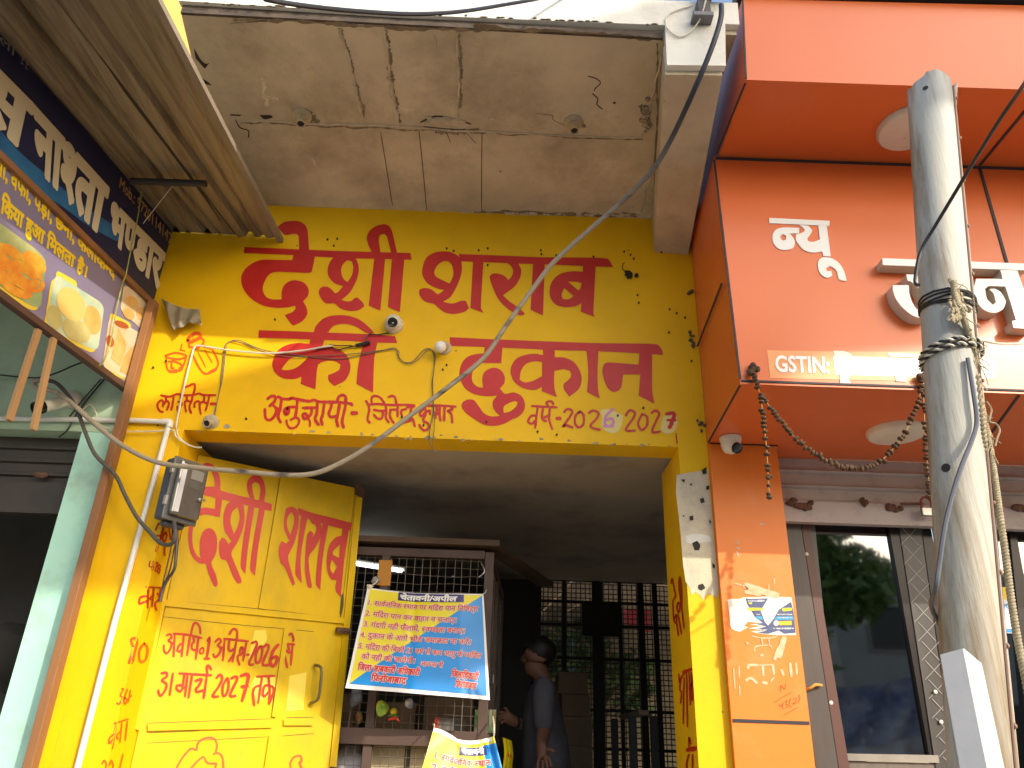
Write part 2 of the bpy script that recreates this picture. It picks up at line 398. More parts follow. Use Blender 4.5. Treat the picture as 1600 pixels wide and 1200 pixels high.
def layout(t, bold=0.0):
    """-> list of (verts, faces) in text units, total advance; headline at v=0.62, baseline at v=0"""
    pen = 0.0; res = []
    for ch, md in shape_text(t):
        if md == 'k': res.append(([(pen-.20-.03, .17), (pen-.17, .23), (pen-.36, .02), (pen-.42, .05)], [(0, 1, 2, 3)])); continue
        if md == 'r':
            q, f = ribbon([(pen-.12, .62), (pen-.19, .72), (pen-.13, .84), (pen-.02, .80)], .085+bold, 0, False); res.append(([tuple(p) for p in q], f)); continue
        v, f, adv = glyph(ch)
        if md == 'h': v, f = clip_x(v, f, adv-.215); adv -= .215
        if v:
            v = [(p[0]+pen, p[1]) for p in v]; res.append((v, f))
            if bold > 0: res += embolden(v, f, bold)
        pen += adv
    return res, pen
def text_mesh(mb, t, fn, bold=0.0, off=0.002, step=0.00005):
    """fn(a, v, off) -> world point, a in 0..1 along the line, v in text units (0 base, 0.62 headline)"""
    res, adv = layout(t, bold)
    for k, (v, f) in enumerate(res):
        o_ = off+random.random()*2.4e-4; mb.add([fn(p[0]/adv, p[1], o_) for p in v], f)
def quad_fn(frame, HL, HR, BR, BL):
    """text box in photo points: headline left/right, baseline right/left"""
    HL, HR, BR, BL = map(lambda p: np.asarray(p, float), (HL, HR, BR, BL))
    def fn(a, v, off):
        t = v/.62; p = (BL*(1-a)+BR*a)*(1-t)+(HL*(1-a)+HR*a)*t; return frame(p[0], p[1], off)
    return fn

# ================================================================== SETTING
g = MB(); g.add([(-60, -60, 0), (60, -60, 0), (60, 60, 0), (-60, 60, 0)], [(0, 1, 2, 3)])
obj('ground', g, ASPH, kind='structure')
g = MB(); g.box((-30, -0.75, 0.004), (30, 12, 0.20)); obj('pavement', g, mat('pavement_cement', (0.42, 0.39, 0.34), (0.34, 0.32, 0.28), 2, 0.9, 0.3, 20), kind='structure')

# ================================================================== LIQUOR SHOP
shop = thing('liquor_shop', 'yellow painted shop with big red hand lettering over a wide dark doorway', 'shop', (-0.4, 0, 0))
hd = MB(); hd.box((-1.80, 0, 2.75), (0.905, 0.156, 4.03)); header = obj('header_wall', hd, YEL, shop)
lp = MB(); lp.box((-1.712, 0, 0.2), (-1.495, 0.40, 2.75)); lpil = obj('pillar', lp, YEL, shop, label='left yellow pillar painted with small red prices')
rp = MB(); rp.box((0.772, 0, 0.2), (0.905, 0.40, 2.75)); rpil = obj('pillar', rp, YEL, shop, label='right yellow pillar with bare plaster near its top')
sb_ = MB()
def slab_z(x, y): return 4.03+.034*max(0, min(1, -y/1.10))+.052*max(0, min(1, -y/1.10))*max(0, min(1, (.78-x)/2.165))
_xs = np.linspace(-1.385, .78, 25); _ys = list(np.linspace(-1.10, 0, 13))+[.156]
_sx = lambda x, y: x-(.16*(1+max(y, -1.1)/1.1) if x < -1.38 else 0)
sb_.add([(_sx(x, y), y, slab_z(x, y)) for y in _ys for x in _xs]+[(_sx(x, y), y, 4.26) for y in _ys for x in _xs], [(a*25+b, a*25+b+1, a*25+b+26, a*25+b+25) for a in range(13) for b in range(24)]+[(350+a*25+b, 350+a*25+b+25, 350+a*25+b+26, 350+a*25+b+1) for a in range(13) for b in range(24)]
 +[(b, 350+b, 351+b, b+1) for b in range(24)]+[(325+b, 326+b, 676+b, 675+b) for b in range(24)]+[(a*25, a*25+25, 375+a*25, 350+a*25) for a in range(13)]+[(a*25+24, 374+a*25, 399+a*25, a*25+49) for a in range(13)])
sb_.box((0.781, -1.10, 4.114), (0.856, 0.156, 4.26)); slab = obj('canopy_slab', sb_, CONC, shop)
bm_ = MB()
bm_.hexa([(0.556,-1.10,3.883),(0.78,-1.10,3.887),(0.885,0,3.81),(0.71,0,3.82)], [(0.556,-1.10,4.032),(0.78,-1.10,4.032),(0.885,0,4.032),(0.71,0,4.032)])
beam = obj('canopy_beam', bm_, CONC, shop)
FAS = Frame((0, -1.10, 0), (0, -1, 0))
de_ = MB(); de_.hexa([(-1.385,-1.112,4.117),(0.555,-1.112,4.068),(0.555,-1.1005,4.068),(-1.385,-1.1005,4.117)], [(-1.385,-1.112,4.16),(0.555,-1.112,4.10),(0.555,-1.1005,4.10),(-1.385,-1.1005,4.16)]); obj('drip_edge', de_, mat('weathered_edge', (.11, .08, .06), (.055, .042, .035), 9, .9, .5, 40), shop)
fs_ = MB(); fs_.poly3([[FAS(*p, 0.03) for p in [(283, 11), (640, 33), (1037, 49), (1040, 111), (1131, 112), (1130, 47), (1152, 48)]] + [(0.866, -1.13, 4.262), (-1.41, -1.13, 4.262)]], (0, 0.03, 0))
obj('fascia', fs_, WHITE, shop)
rf = MB(); rf.box((-1.80, 0.157, 2.78), (0.9045, 3.4, 4.26)); rf.box((0.9045, 0.39, 2.7805), (1.6, 3.4, 4.26)); obj('ceiling', rf, CEIL, shop)
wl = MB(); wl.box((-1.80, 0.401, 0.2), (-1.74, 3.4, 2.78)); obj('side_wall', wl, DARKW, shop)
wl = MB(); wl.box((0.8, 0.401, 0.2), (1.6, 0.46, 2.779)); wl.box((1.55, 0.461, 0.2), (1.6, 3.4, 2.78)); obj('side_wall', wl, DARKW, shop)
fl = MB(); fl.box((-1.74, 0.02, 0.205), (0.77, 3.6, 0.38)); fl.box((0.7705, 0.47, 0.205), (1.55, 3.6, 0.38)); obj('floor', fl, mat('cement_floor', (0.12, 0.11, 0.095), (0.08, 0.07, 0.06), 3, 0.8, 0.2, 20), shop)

# bare plaster and wear on the pillars
zi = ZM(0, 0, 1)
paint_shapes('bare_plaster', WALL, [[(1057, 742), (1106, 734), (1112, 800), (1117, 860), (1123, 920), (1121, 934), (1108, 928), (1103, 930), (1099, 938), (1094, 930), (1086, 925), (1080, 930), (1077, 918), (1071, 908), (1067, 880), (1062, 820), (1056, 770)]], BARE, rpil, sm=False)
paint_shapes('worn_hole', WALL, [[(1081, 849), (1089, 845), (1094, 852), (1092, 860), (1085, 860)], [(1091, 914), (1098, 912), (1102, 919), (1096, 923), (1091, 920)], [(1113, 880), (1117, 884), (1116, 889), (1113, 886)], [(1064, 750), (1070, 749), (1069, 755)], [(1077, 757), (1081, 755), (1080, 760)], [(1093, 780), (1099, 778), (1101, 785), (1095, 787)], [(1066, 806), (1069, 805), (1069, 809)], [(1077, 807), (1083, 806), (1083, 813), (1078, 814)], [(1096, 735), (1103, 730), (1104, 740), (1098, 742)], [(1103, 760), (1108, 759), (1108, 765), (1103, 766)], [(1107, 812), (1111, 815), (1109, 820)]], CRACK, rpil, off=0.003)
paint_shapes('white_patch', WALL, [[(1071, 838), (1085, 834), (1108, 838), (1112, 846), (1095, 848), (1080, 850), (1072, 846)]], WHITE, rpil, off=0.0024)
JAMB = Frame((0.772, 0.2, 2), (-1, 0, 0))
zj = ZM(1020, 880, 3.75)
paint_strokes('painted_lettering', JAMB, [[(108,120),(115,90),(128,150)],[(125,150),(135,190),(120,230),(125,330),(140,350),(140,300),(128,330)],[(140,345),(152,425)],[(150,230),(142,260),(155,290),(160,240),(150,230)],[(150,300),(170,415)],[(160,80),(155,130),(170,250),(185,380)],[(160,80),(170,150),(172,260)],
  [(155,650),(160,700),(175,660),(225,620)],[(165,690),(160,740),(170,760),(165,820)],[(185,670),(180,940)],[(200,650),(205,960)],[(215,640),(222,830)],[(228,640),(235,800),(220,760),(232,700)],([(180,640),(230,620)],5),
  [(215,1080),(215,1020),(225,1060)],([(205,1095),(255,1085)],7),[(215,1120),(200,1180),(215,1250)],[(235,1120),(235,1260)]], 2.6, RED2, rpil, zj)

# ---- the big sign, traced outline by outline
z5 = ZM(350, 320, 4); z6 = ZM(650, 320, 1588/450); zr = ZM(660, 500, 1600/440)
big1 = [
 [(128,265),(300,272),(530,282),(800,292),(1165,302),(1173,345),(1000,340),(780,335),(580,325),(435,316),(125,303)],
 [(335,140),(370,112),(420,102),(470,105),(505,125),(522,160),(533,290),(470,287),(467,200),(458,186),(430,183),(385,190),(355,165)],
 [(435,310),(570,322),(548,420),(528,427),(330,420),(285,435),(255,480),(243,530),(262,575),(300,592),(360,592),(362,540),(380,500),(420,475),(465,475),(505,492),(530,530),(525,570),(495,605),(515,640),(522,680),(495,725),(435,757),(420,745),(380,690),(430,670),(447,650),(445,632),(400,642),(330,645),(250,632),(180,595),(130,540),(110,490),(112,440),(140,395),(190,360),(240,345),(330,345),(428,347)],
 [[(690,325),(660,365),(648,410),(655,450),(690,490),(745,510),(715,545),(695,555),(660,520),(625,512),(600,525),(593,550),(610,590),(640,618),(690,618),(730,650),(790,665),(840,660),(878,635),(870,615),(835,582),(815,585),(800,600),(770,605),(735,595),(790,545),(830,470),(843,410),(835,360),(815,330)], [(772,485),(745,460),(733,420),(740,380),(770,347),(800,355),(808,390),(800,440)]],
 [(940,335),(1008,335),(978,663),(905,630)], [(1050,335),(1128,335),(1100,672),(1025,640)],
 [(925,300),(900,245),(893,205),(910,165),(950,135),(1000,123),(1030,133),(1050,165),(1083,306),(1045,304),(1020,205),(1003,183),(975,192),(968,225),(978,300)]]
big2 = [
 [[(100,265),(60,290),(38,340),(35,385),(60,430),(110,460),(155,472),(120,495),(80,465),(40,460),(18,470),(20,500),(50,535),(100,548),(125,570),(160,595),(210,603),(270,590),(292,570),(275,530),(250,530),(200,545),(150,535),(190,510),(230,440),(252,370),(250,310),(235,285),(190,262),(145,258)], [(150,313),(180,315),(200,340),(205,390),(185,435),(115,400),(100,375),(118,335)]],
 [(237,272),(400,278),(700,290),(1055,297),(1087,345),(1000,342),(720,330),(480,322),(240,312)],
 [(315,305),(372,307),(358,570),(372,597),(300,570)],
 [(480,315),(560,318),(580,360),(575,400),(545,450),(480,500),(510,530),(560,565),(600,600),(590,610),(560,608),(500,570),(450,515),(410,420),(405,395),(425,380),(460,382),(490,395),(510,417),(530,390),(535,360),(515,330)],
 [(645,320),(710,325),(700,612),(632,580)],
 [[(920,335),(990,338),(978,600),(985,620),(908,590),(912,545),(880,560),(820,565),(770,550),(740,510),(738,455),(760,410),(800,380),(860,368),(920,370)], [(838,425),(893,473),(905,465),(913,432),(880,425)], [(818,460),(803,495),(808,520),(840,522),(870,505)]]]
big3 = [
 [(218,785),(400,790),(560,797),(760,803),(960,813),(1070,822),(1082,865),(960,862),(630,845),(215,832)],
 [(560,800),(575,760),(610,720),(660,697),(720,690),(780,695),(840,715),(890,750),(940,800),(895,803),(830,765),(780,748),(730,746),(680,762),(645,800)],
 [[(540,840),(628,845),(615,885),(660,888),(720,905),(770,945),(790,1000),(785,1050),(755,1100),(690,1135),(655,1100),(652,1065),(690,1050),(722,1030),(728,1000),(700,980),(650,975),(590,1000),(572,1155),(480,1120),(485,1075),(440,1090),(370,1085),(320,1050),(303,1005),(310,960),(345,905),(400,875),(460,865),(535,870)], [(530,948),(470,948),(420,960),(380,1000),(360,1032),(400,1035),(450,1020),(490,990)]],
 [(875,850),(960,860),(940,960),(932,1175),(828,1120),(840,1000)]]
big4 = [
 [(155,98),(400,110),(700,122),(1000,132),(1330,138),(1358,165),(1367,200),(1300,195),(1000,178),(750,172),(455,158),(158,148)],
 [(355,152),(455,156),(448,246),(330,246),(300,270),(282,310),(285,350),(310,378),(345,385),(340,340),(350,300),(380,278),(415,272),(450,290),(468,325),(465,360),(440,390),(470,420),(520,412),(565,435),(583,480),(575,520),(545,550),(510,565),(465,590),(410,602),(350,595),(290,560),(255,535),(228,505),(225,475),(250,455),(290,455),(320,490),(350,530),(390,548),(440,545),(415,520),(400,490),(402,460),(425,430),(360,433),(290,420),(240,385),(213,330),(213,280),(235,230),(280,200),(350,190)],
 [[(685,165),(752,168),(752,212),(810,215),(860,240),(895,290),(905,340),(890,390),(835,437),(805,395),(803,365),(825,345),(845,320),(840,290),(805,280),(750,290),(748,330),(752,395),(765,440),(678,405),(680,380),(640,398),(580,390),(525,355),(502,305),(505,265),(535,220),(590,198),(640,193),(685,200)], [(680,240),(640,235),(590,250),(560,290),(552,340),(580,355),(620,350),(680,320)]],
 [(932,172),(1000,176),(995,300),(998,400),(1008,448),(935,410),(942,300)],
 [(1232,185),(1305,190),(1305,400),(1318,476),(1228,430),(1238,310),(1140,310),(1130,380),(1115,400),(1085,410),(1055,390),(1032,340),(1022,290),(1030,255),(1050,242),(1228,255)]]
paint_shapes('painted_lettering', WALL, big1, RED, header, z5, label='big red painted word on the upper left of the sign')
paint_shapes('painted_lettering', WALL, big2, RED, header, z6, label='big red painted word on the upper right of the sign')
paint_shapes('painted_lettering', WALL, big3, RED, header, z5, label='short red painted word below on the left')
# the hole of the vowel sign under the last word is left yellow by a small eye
paint_shapes('painted_lettering', WALL, big4, RED, header, zr, label='red painted word on the lower right of the sign')
paint_shapes('letter_eye', WALL, [[(462,495),(490,475),(525,463),(542,470),(530,495),(500,520),(462,530)]], YEL, header, zr, off=0.003)
z8 = ZM(380, 560, 4); z7 = ZM(220, 480, 4); z6b = ZM(240, 440, 7.5)
zA = ZM(560, 610, 7.9375); zB = ZM(240, 590, 11.545); zC = ZM(400, 610, 7.9375)
paint_strokes('painted_lettering', WALL, [[(140,110),(190,75),(240,80),(230,140),(165,200)],[(220,190),(255,240),(230,320),(170,370),(120,340),(112,230)],[(240,220),(310,240)],[(270,80),(315,110),(300,230),(275,330),(310,400)],[(310,105),(420,110),(440,95),(560,120),(660,135),(720,120),(780,140),(880,145),(1040,150),(1170,165),(1195,190)],
 [(515,110),(505,230),(490,330)],[(490,205),(400,210)],([(395,215),(355,250),(370,295),(405,270),(400,220)],6),([(430,370),(480,340),(525,350),(535,400),(490,460),(430,470),(390,430),(380,370)],3.6),
 [(580,220),(750,215)],[(690,230),(690,280),(650,340),(600,350),(580,310),(610,290),(640,320)],([(650,350),(670,390),(668,450)],3.4),[(765,140),(755,280),(735,360),(780,430)],[(850,150),(830,300),(810,360),(825,430)],
 [(940,165),(930,220),(905,290),(930,330),(1010,320)],[(1040,160),(1010,330),(1000,370),(1020,450)],[(1110,110),(1110,200),(1080,330),(1070,400),(1090,465)],[(1010,140),(1030,80),(1075,60),(1110,80),(1120,130)],([(1185,283),(1255,283)],6)], 4.6, RED, header, zC, label='small red painted word under the short big word')
paint_strokes('painted_lettering', WALL, [[(95,130),(125,185),(135,250),(115,340),(120,380),(145,405)],[(165,165),(168,90),(220,70),(275,95),(325,160)],[(120,180),(240,170),(400,182),(600,180),(700,190)],[(340,175),(345,270),(340,340),(380,400)],[(190,240),(260,255),(335,250)],[(295,255),(305,300),(285,350),(240,350),(190,300)],
 [(490,180),(485,330)],[(390,245),(430,240),(490,240)],[(400,245),(390,310),(415,370),(440,405)],[(375,85),(420,70),(455,90),(475,175)],[(540,250),(530,280),(545,320)],[(535,245),(600,230)],[(600,210),(690,205)],[(660,200),(650,260),(640,330),(650,370),(570,400)],[(640,320),(680,370),(690,400),(700,450)],
 [(800,195),(1000,190),(1210,203)],[(830,215),(780,260),(765,300),(790,320),(830,280),(880,250),(890,300)],[(830,215),(835,300),(805,360),(820,400)],[(830,390),(870,420),(870,470),(820,500),(780,470),(755,425)],
 [(965,200),(975,260),(950,330)],[(945,270),(960,350)],[(950,300),(1010,290)],[(1010,195),(1010,300),(1020,380)],[(1070,195),(1065,380)],[(1150,210),(1165,240),(1110,255),(1150,290),(1160,340),(1165,405)]], 3.8, RED, header, zA, label='small red painted name under the cable on the sign')
paint_strokes('painted_lettering', WALL, [[(130,320),(290,345),(430,300),(560,320),(720,315),(820,290),(900,315),(1120,320)],[(175,620),(120,610),(80,550),(75,480),(130,415),(170,430),(170,530)],[(225,360),(220,430),(180,500)],[(240,420),(280,470),(240,590)],[(365,340),(345,480),(320,590)],[(495,320),(490,380)],[(440,440),(490,440),(510,490),(470,520)],[(430,520),(440,600),(460,640)],[(600,330),(600,420),(565,440),(570,520),(590,620)],[(600,420),(680,440)],[(705,320),(690,420),(650,530),(680,645)],[(540,185),(640,150),(700,120),(745,130),(745,200),(720,300)],[(740,540),(745,460),(800,430),(830,440)],[(910,330),(910,420),(840,470),(835,560),(855,660)],[(900,430),(960,470)],[(1010,330),(975,480),(940,600)],([(1030,475),(1140,478)],4.5)], 3.5, RED2, header, zB, label='small orange red painted word at the left end of the sign')
paint_shapes('paint_patch', WALL, [[(1010,515),(1040,505),(1085,515),(1140,545),(1130,600),(1100,640),(1050,635),(1015,600),(1020,560)],[(1365,560),(1390,520),(1440,540),(1448,600),(1420,640),(1380,645),(1350,620)]], PALEY, header, zr, off=0.001)
paint_strokes('painted_lettering', WALL, [[(620,490),(765,497)],[(655,495),(640,615)],[(650,545),(620,545),(600,575),(620,590),(645,570)],[(685,500),(680,560),(705,575)],[(725,498),(720,560),(738,622)],[(680,560),(725,540)],[(715,490),(705,470),(730,462),(745,480)],([(762,560),(785,560)],5.5),
 [(805,525),(820,508),(845,512),(848,535),(800,605),(815,598),(855,612)],[(895,520),(870,545),(868,590),(890,610),(915,590),(915,540),(895,520)],[(945,530),(970,515),(1000,530),(990,560),(955,605),(1010,625)],
 [(1155,545),(1175,515),(1205,525),(1200,555),(1155,625),(1210,628)],[(1245,540),(1225,590),(1245,625),(1275,600),(1275,550),(1245,535)],[(1300,530),(1325,515),(1345,535),(1330,570),(1305,635),(1350,635)],([(1385,535),(1430,535),(1410,600),(1400,612)],6),([(1390,570),(1440,570)],4),([(1440,645),(1447,705)],2)], 3.8, RED, header, zr, label='small red painted year line on the lower right of the sign')
paint_strokes('painted_numeral', WALL, [[(1085,505),(1045,545),(1035,590),(1060,605),(1085,585),(1075,560),(1045,570)],[(1030,605),(1085,603)]], 4, PINK, header, zr, off=0.0022)
paint_strokes('painted_drawing', WALL, [[(140,870),(260,835),(385,870),(330,905),(260,910),(160,890),(140,870)],[(150,880),(165,1035),(265,1040),(330,1030),(385,880)],([(185,1055),(270,1055)],5),[(175,940),(240,935),(320,970),(330,1000),(300,1020)],[(215,945),(210,1010),(240,1015)],([(335,730),(320,800)],2),([(310,800),(370,815)],2),
 ([(400,690),(430,640),(500,605),(550,625),(540,660),(480,690),(430,710),(400,690)],5),[(420,720),(430,770),(560,750),(590,690),(540,660)],[(465,790),(470,880),(600,1080),(760,980),(690,790)],[(465,800),(540,770)],[(570,750),(690,790)],([(650,1070),(735,1030)],5),([(520,820),(610,1000)],1.6),([(600,800),(690,950)],1.6)], 3, ORP, header, z6b, label='orange brush drawing of a glass and a bottle')
zs = ZM(140, 800, 3)
_JL = Frame((-1.495, 0.2, 2), (1, 0, 0))
def JAML(x, y, off=0.0):
    p = _JL(x, y, off); return p if p[1] > 0.0 else WALL(x, y, off)
paint_strokes('painted_lettering', JAML, [[(310,85),(325,55),(345,65),(335,110),(315,110)],[(340,100),(310,185)],[(355,95),(340,120),(350,140),(360,110),(355,95)],[(370,60),(378,130)],[(350,140),(350,205)],
 ([(285,230),(280,255),(300,258)],2),([(300,230),(292,275)],2),([(308,240),(318,238),(305,275),(318,275)],2),([(325,245),(318,260),(328,268),(322,288),(315,275),(330,258),(325,245)],2),
 [(265,352),(335,355)],[(275,355),(270,450)],[(270,395),(240,400),(235,430),(268,415)],[(270,400),(285,410)],[(300,355),(290,445)],[(300,390),(282,400)],[(315,380),(325,405),(305,430),(312,460)],[(330,360),(325,420)]], 3, RED2, lpil, zs, label='dark red painted price words on the pillar')
paint_strokes('painted_lettering', JAML, [([(215,590),(195,600),(205,640),(190,690),(185,705),(200,700),(212,650),(222,610),(215,590)],4),([(255,615),(232,650),(235,700),(262,690),(270,640),(255,615)],4),
 [(150,830),(160,830),(145,860),(155,870),(140,900),(128,895)],[(175,830),(160,880),(165,900),(175,880),(160,870)],[(175,880),(195,860)],[(190,835),(180,890)],
 [(115,990),(180,970)],[(125,990),(105,1110)],[(115,1040),(95,1060),(92,1085),(112,1065)],[(150,985),(140,1080)],[(145,1025),(128,1045),(130,1065)],[(175,980),(165,1070)],[(60,1180),(70,1165),(80,1185),(65,1230)],[(90,1190),(100,1165),(108,1190),(95,1230)],[(155,1135),(135,1215)]], 2.6, ORP, lpil, zs, label='orange red painted prices lower on the pillar')

# nails, chips and cracks on the sign wall
ch = MB()
for k in range(46):
    t = random.random(); x = 300+t*755; y = 675+(x-300)*0.0315-abs(random.gauss(0, 3.2)); s = random.uniform(1, 4.2)*(2 if random.random() < .12 else 1)
    q = [WALL(x+s*random.uniform(.6, 1.3)*math.cos(a), y+.55*s*random.uniform(.6, 1.3)*math.sin(a), 0.0012+k*1e-5) for a in np.linspace(0, 2*math.pi, 7)[:-1]]; ch.add(q, [tuple(range(6))])
obj('paint_chip', ch, mat('chip_grey', (0.16, 0.12, 0.08), (0.5, 0.42, 0.3), 30, 0.9), header, fixn=False).__setitem__('kind', 'stuff')
nl = MB()
for x, y in [(522,385),(512,375),(527,374),(698,389),(709,393),(748,392),(762,389),(762,415),(845,392),(846,398),(869,400),(927,402),(975,394),(985,399),(990,405),(996,462),(998,474),(1046,484),(1057,490),(1070,497),(1033,395),(430,500),(628,652),(662,665),(590,690),(840,675),(965,650),(1005,638),(1080,565),(692,578),(698,571),(1045,520),(260,565),(240,575),(905,645),(760,660),(870,680),(385,655)]:
    a = WALL(x, y); nl.tube([a, a+np.array([0, -0.010, 0.001])], 0.0045, 6, False)
obj('nail', nl, CRACK, header).__setitem__('kind', 'stuff')
hb = MB()
for k in range(9): hb.ball(WALL(982+random.gauss(0, 4), 431+random.gauss(0, 2.2), 0.010), (random.uniform(.008, .018), .014, random.uniform(.006, .012)), 8, 5)
hb.tube([WALL(*p, o) for p, o in [((978, 428), .02), ((972, 426), .03), ((972, 418), .03), ((975, 414), .02)]], .0025, 5)
obj('broken_fitting', hb, CRACK, header, True)
hb = MB()
for (cx, cy) in ((1080, 530), (1083, 538), (1096, 665), (1079, 458)):
    for k in range(6): hb.ball(WALL(cx+random.gauss(0, 2.5), cy+random.gauss(0, 4), 0.006), (random.uniform(.004, .010), .009, random.uniform(.005, .010)), 7, 5)
obj('crumbled_edge', hb, STAIN, header, True)

# ---- soffit seams, ridges and cracks
def SOF(x, y, off=0.0):
    z = 4.03
    for _ in range(4): p = Zp(x, y, z); z = slab_z(p[0], p[1])
    return p-np.array([0, 0, off])
z6s = ZM(360, 20, 3.75); z7s = ZM(740, 0, 1482/420)
def ridge(name, zm, pts, wpx, rough, matl, seed=0):
    rnd = random.Random(seed); mb = MB(); L = smooth_line(zm(pts), 8); path = []; rad = []
    for p in L: path.append(SOF(p[0]+rnd.gauss(0, rough*1.3), p[1], 0.002)); rad.append(wpx/330/2*(1+rough*rnd.uniform(-.6, .9)))
    mb.tube(path, rad, 7, False); return obj(name, mb, matl, slab, True)
ridge('plaster_ridge', z6s, [(635,90),(680,230),(720,380),(745,490),(770,620)], 4, .7, CONCL, 1)
ridge('plaster_ridge', z6s, [(900,90),(915,200),(935,380),(960,520),(985,650)], 4.5, .7, CONCL, 2)
ridge('plaster_ridge', z6s, [(1325,110),(1330,250),(1340,400),(1330,560),(1330,620)], 3.2, .5, CONCL, 3)
ridge('plaster_ridge', z6s, [(1195,130),(1200,210)], 2.5, .4, CONCL, 4)
ridge('plaster_ridge', z6s, [(60,635),(250,635),(500,650),(800,655),(1100,670),(1300,690),(1500,690)], 3, .35, CONCL, 5)
ridge('plaster_ridge', z7s, [(20,722),(200,728),(420,742),(640,752),(925,758)], 2.6, .3, CONCL, 6)
ridge('plaster_ridge', z7s, [(925,758),(950,690),(975,580),(1000,470),(1040,300)], 3.2, .4, CONCL, 7)
ridge('plaster_ridge', z7s, [(1010,880),(960,1020),(920,1170)], 3.2, .4, CONCL, 8)
paint_strokes('seam', SOF, [[(880,700),(910,880),(950,1130)],[(1105,690),(1125,880),(1150,1155)],[(1475,700),(1472,900),(1472,1160)],([(905,90),(912,170)],2.2),([(1335,260),(1340,500)],3)], 1.4, STAIN, slab, z6s, 0.001)
paint_strokes('crack', SOF, [([(630,420),(670,430),(700,455),(672,485),(665,500)],1.6),([(655,515),(685,545),(680,575),(710,600)],1.8),([(345,625),(430,635),(440,660),(500,690)],.8),([(0,735),(40,725)],.6)], 1.6, CRACK, slab, z7s, 0.001)
paint_strokes('crack', SOF, [([(0,597),(60,600)],2.4),([(30,625),(55,670),(105,690),(105,730)],1.8),([(1265,695),(1290,760)],1.1),([(1380,700),(1440,765)],.8),([(1115,640),(1200,605),(1300,620),(1410,650)],2.2),([(1130,665),(1290,680),(1500,690)],1.2),([(0,60),(150,50),(240,30)],.7)], 1.6, CRACK, slab, z6s, 0.0012)
SEAMS = mat('ridge_shade_stain', (0.27, 0.22, 0.155), (0.17, 0.135, 0.095), 14, .9)  # dark shading beside the ridges painted in, together with brown soffit stains
def rough_strokes(name, zm, lst, matl, off, rag=.75):
    mb = MB()
    for k, (p, w_) in enumerate(lst):
        vs, fs = ribbon([np.asarray(q)+np.array([random.gauss(0, 1.2), random.gauss(0, 1.2)]) for q in smooth_line(zm(p), 4)], w_, rag); mb.add([SOF(q[0], q[1], off+k*.00008) for q in vs], fs)
    return obj(name, mb, matl, slab, fixn=False)
rough_strokes('ridge_shade_stain', z6s, [([(645,95),(690,235),(728,380),(755,490),(778,610)], 4), ([(910,90),(925,200),(945,380),(968,520),(990,640)], 5), ([(1340,120),(1344,250),(1352,400),(1342,560)], 4), ([(60,645),(250,645),(500,660),(800,668),(1100,684),(1300,700),(1500,700)], 2.2), ([(20,40),(500,55),(1000,85),(1500,105)], 5), ([(430,570),(470,600),(500,640)], 9), ([(1200,690),(1330,700),(1450,690)], 6)], SEAMS, .0007)
rough_strokes('ridge_shade_stain', z7s, [([(0,150),(500,180),(1040,215)], 5), ([(20,732),(400,752),(925,768)], 2), ([(560,640),(610,700)], 7), ([(1015,240),(1010,600),(990,1150)], 3), ([(930,590),(975,700)], 8), ([(0,1165),(500,1180),(900,1190)], 5)], SEAMS, .0008)
rough_strokes('pale_scuff', z6s, [([(190,385),(200,470),(215,540)], 5), ([(220,490),(270,500)], 3), ([(480,860),(500,890)], 2.5), ([(1000,560),(1070,575)], 2)], mat('scuff_pale', (.74, .67, .54), (.62, .54, .41), 20, .9), .0009)
z1s = ZM(0, 0, 1588/450)
paint_shapes('crack', SOF, [z1s([(1070,262),(1085,290),(1110,330),(1135,350),(1155,345),(1130,378),(1105,350),(1080,320)]), z1s([(1115,430),(1140,445),(1170,470),(1130,460)]), z6s([(170,597),(240,600),(250,612),(200,622)]), z7s([(630,750),(655,748),(648,762),(632,760)])], CRACK, slab, off=0.0015)
bl = MB()
for k in range(26):
    x, y = 1008+random.gauss(0, 4), 180+random.gauss(0, 9); bl.ball(SOF(x, y, 0.004), (random.uniform(.006, .016),)*2+(.008,), 7, 5)
obj('broken_plaster', bl, mat('broken_plaster', (0.06, 0.045, 0.035), (0.5, 0.42, 0.32), 60, 0.9), slab, True)
bl = MB()
for k in range(46):
    x, y = 695+random.gauss(0, 17), 188+random.gauss(0, 2.5); bl.ball(SOF(x, y, 0.001), (random.uniform(.010, .025), random.uniform(.006, .012), .008), 7, 5)
obj('broken_plaster', bl, CONCL, slab, True)
bl = MB()
for k in range(150):
    x = random.uniform(330, 1018); y = 329+(x-430)*0.013+random.gauss(0, 1.0); bl.ball(SOF(x, y, 0.0), (random.uniform(.006, .018), .008, random.uniform(.003, .009)), 6, 4)
obj('plaster_crumbs', bl, CONCL, slab, True).__setitem__('kind', 'stuff')
# drips over the fascia edge
bl = MB()
for k in range(45):
    x = random.uniform(300, 1030); y = 13+(x-283)*0.048; a = FAS(x, y+random.uniform(-1, 2), 0.032); bl.ball(a, (random.uniform(.006, .02), .003, random.uniform(.002, .005)), 6, 4)
obj('fascia_stain', bl, STAIN, slab, True).__setitem__('kind', 'stuff')

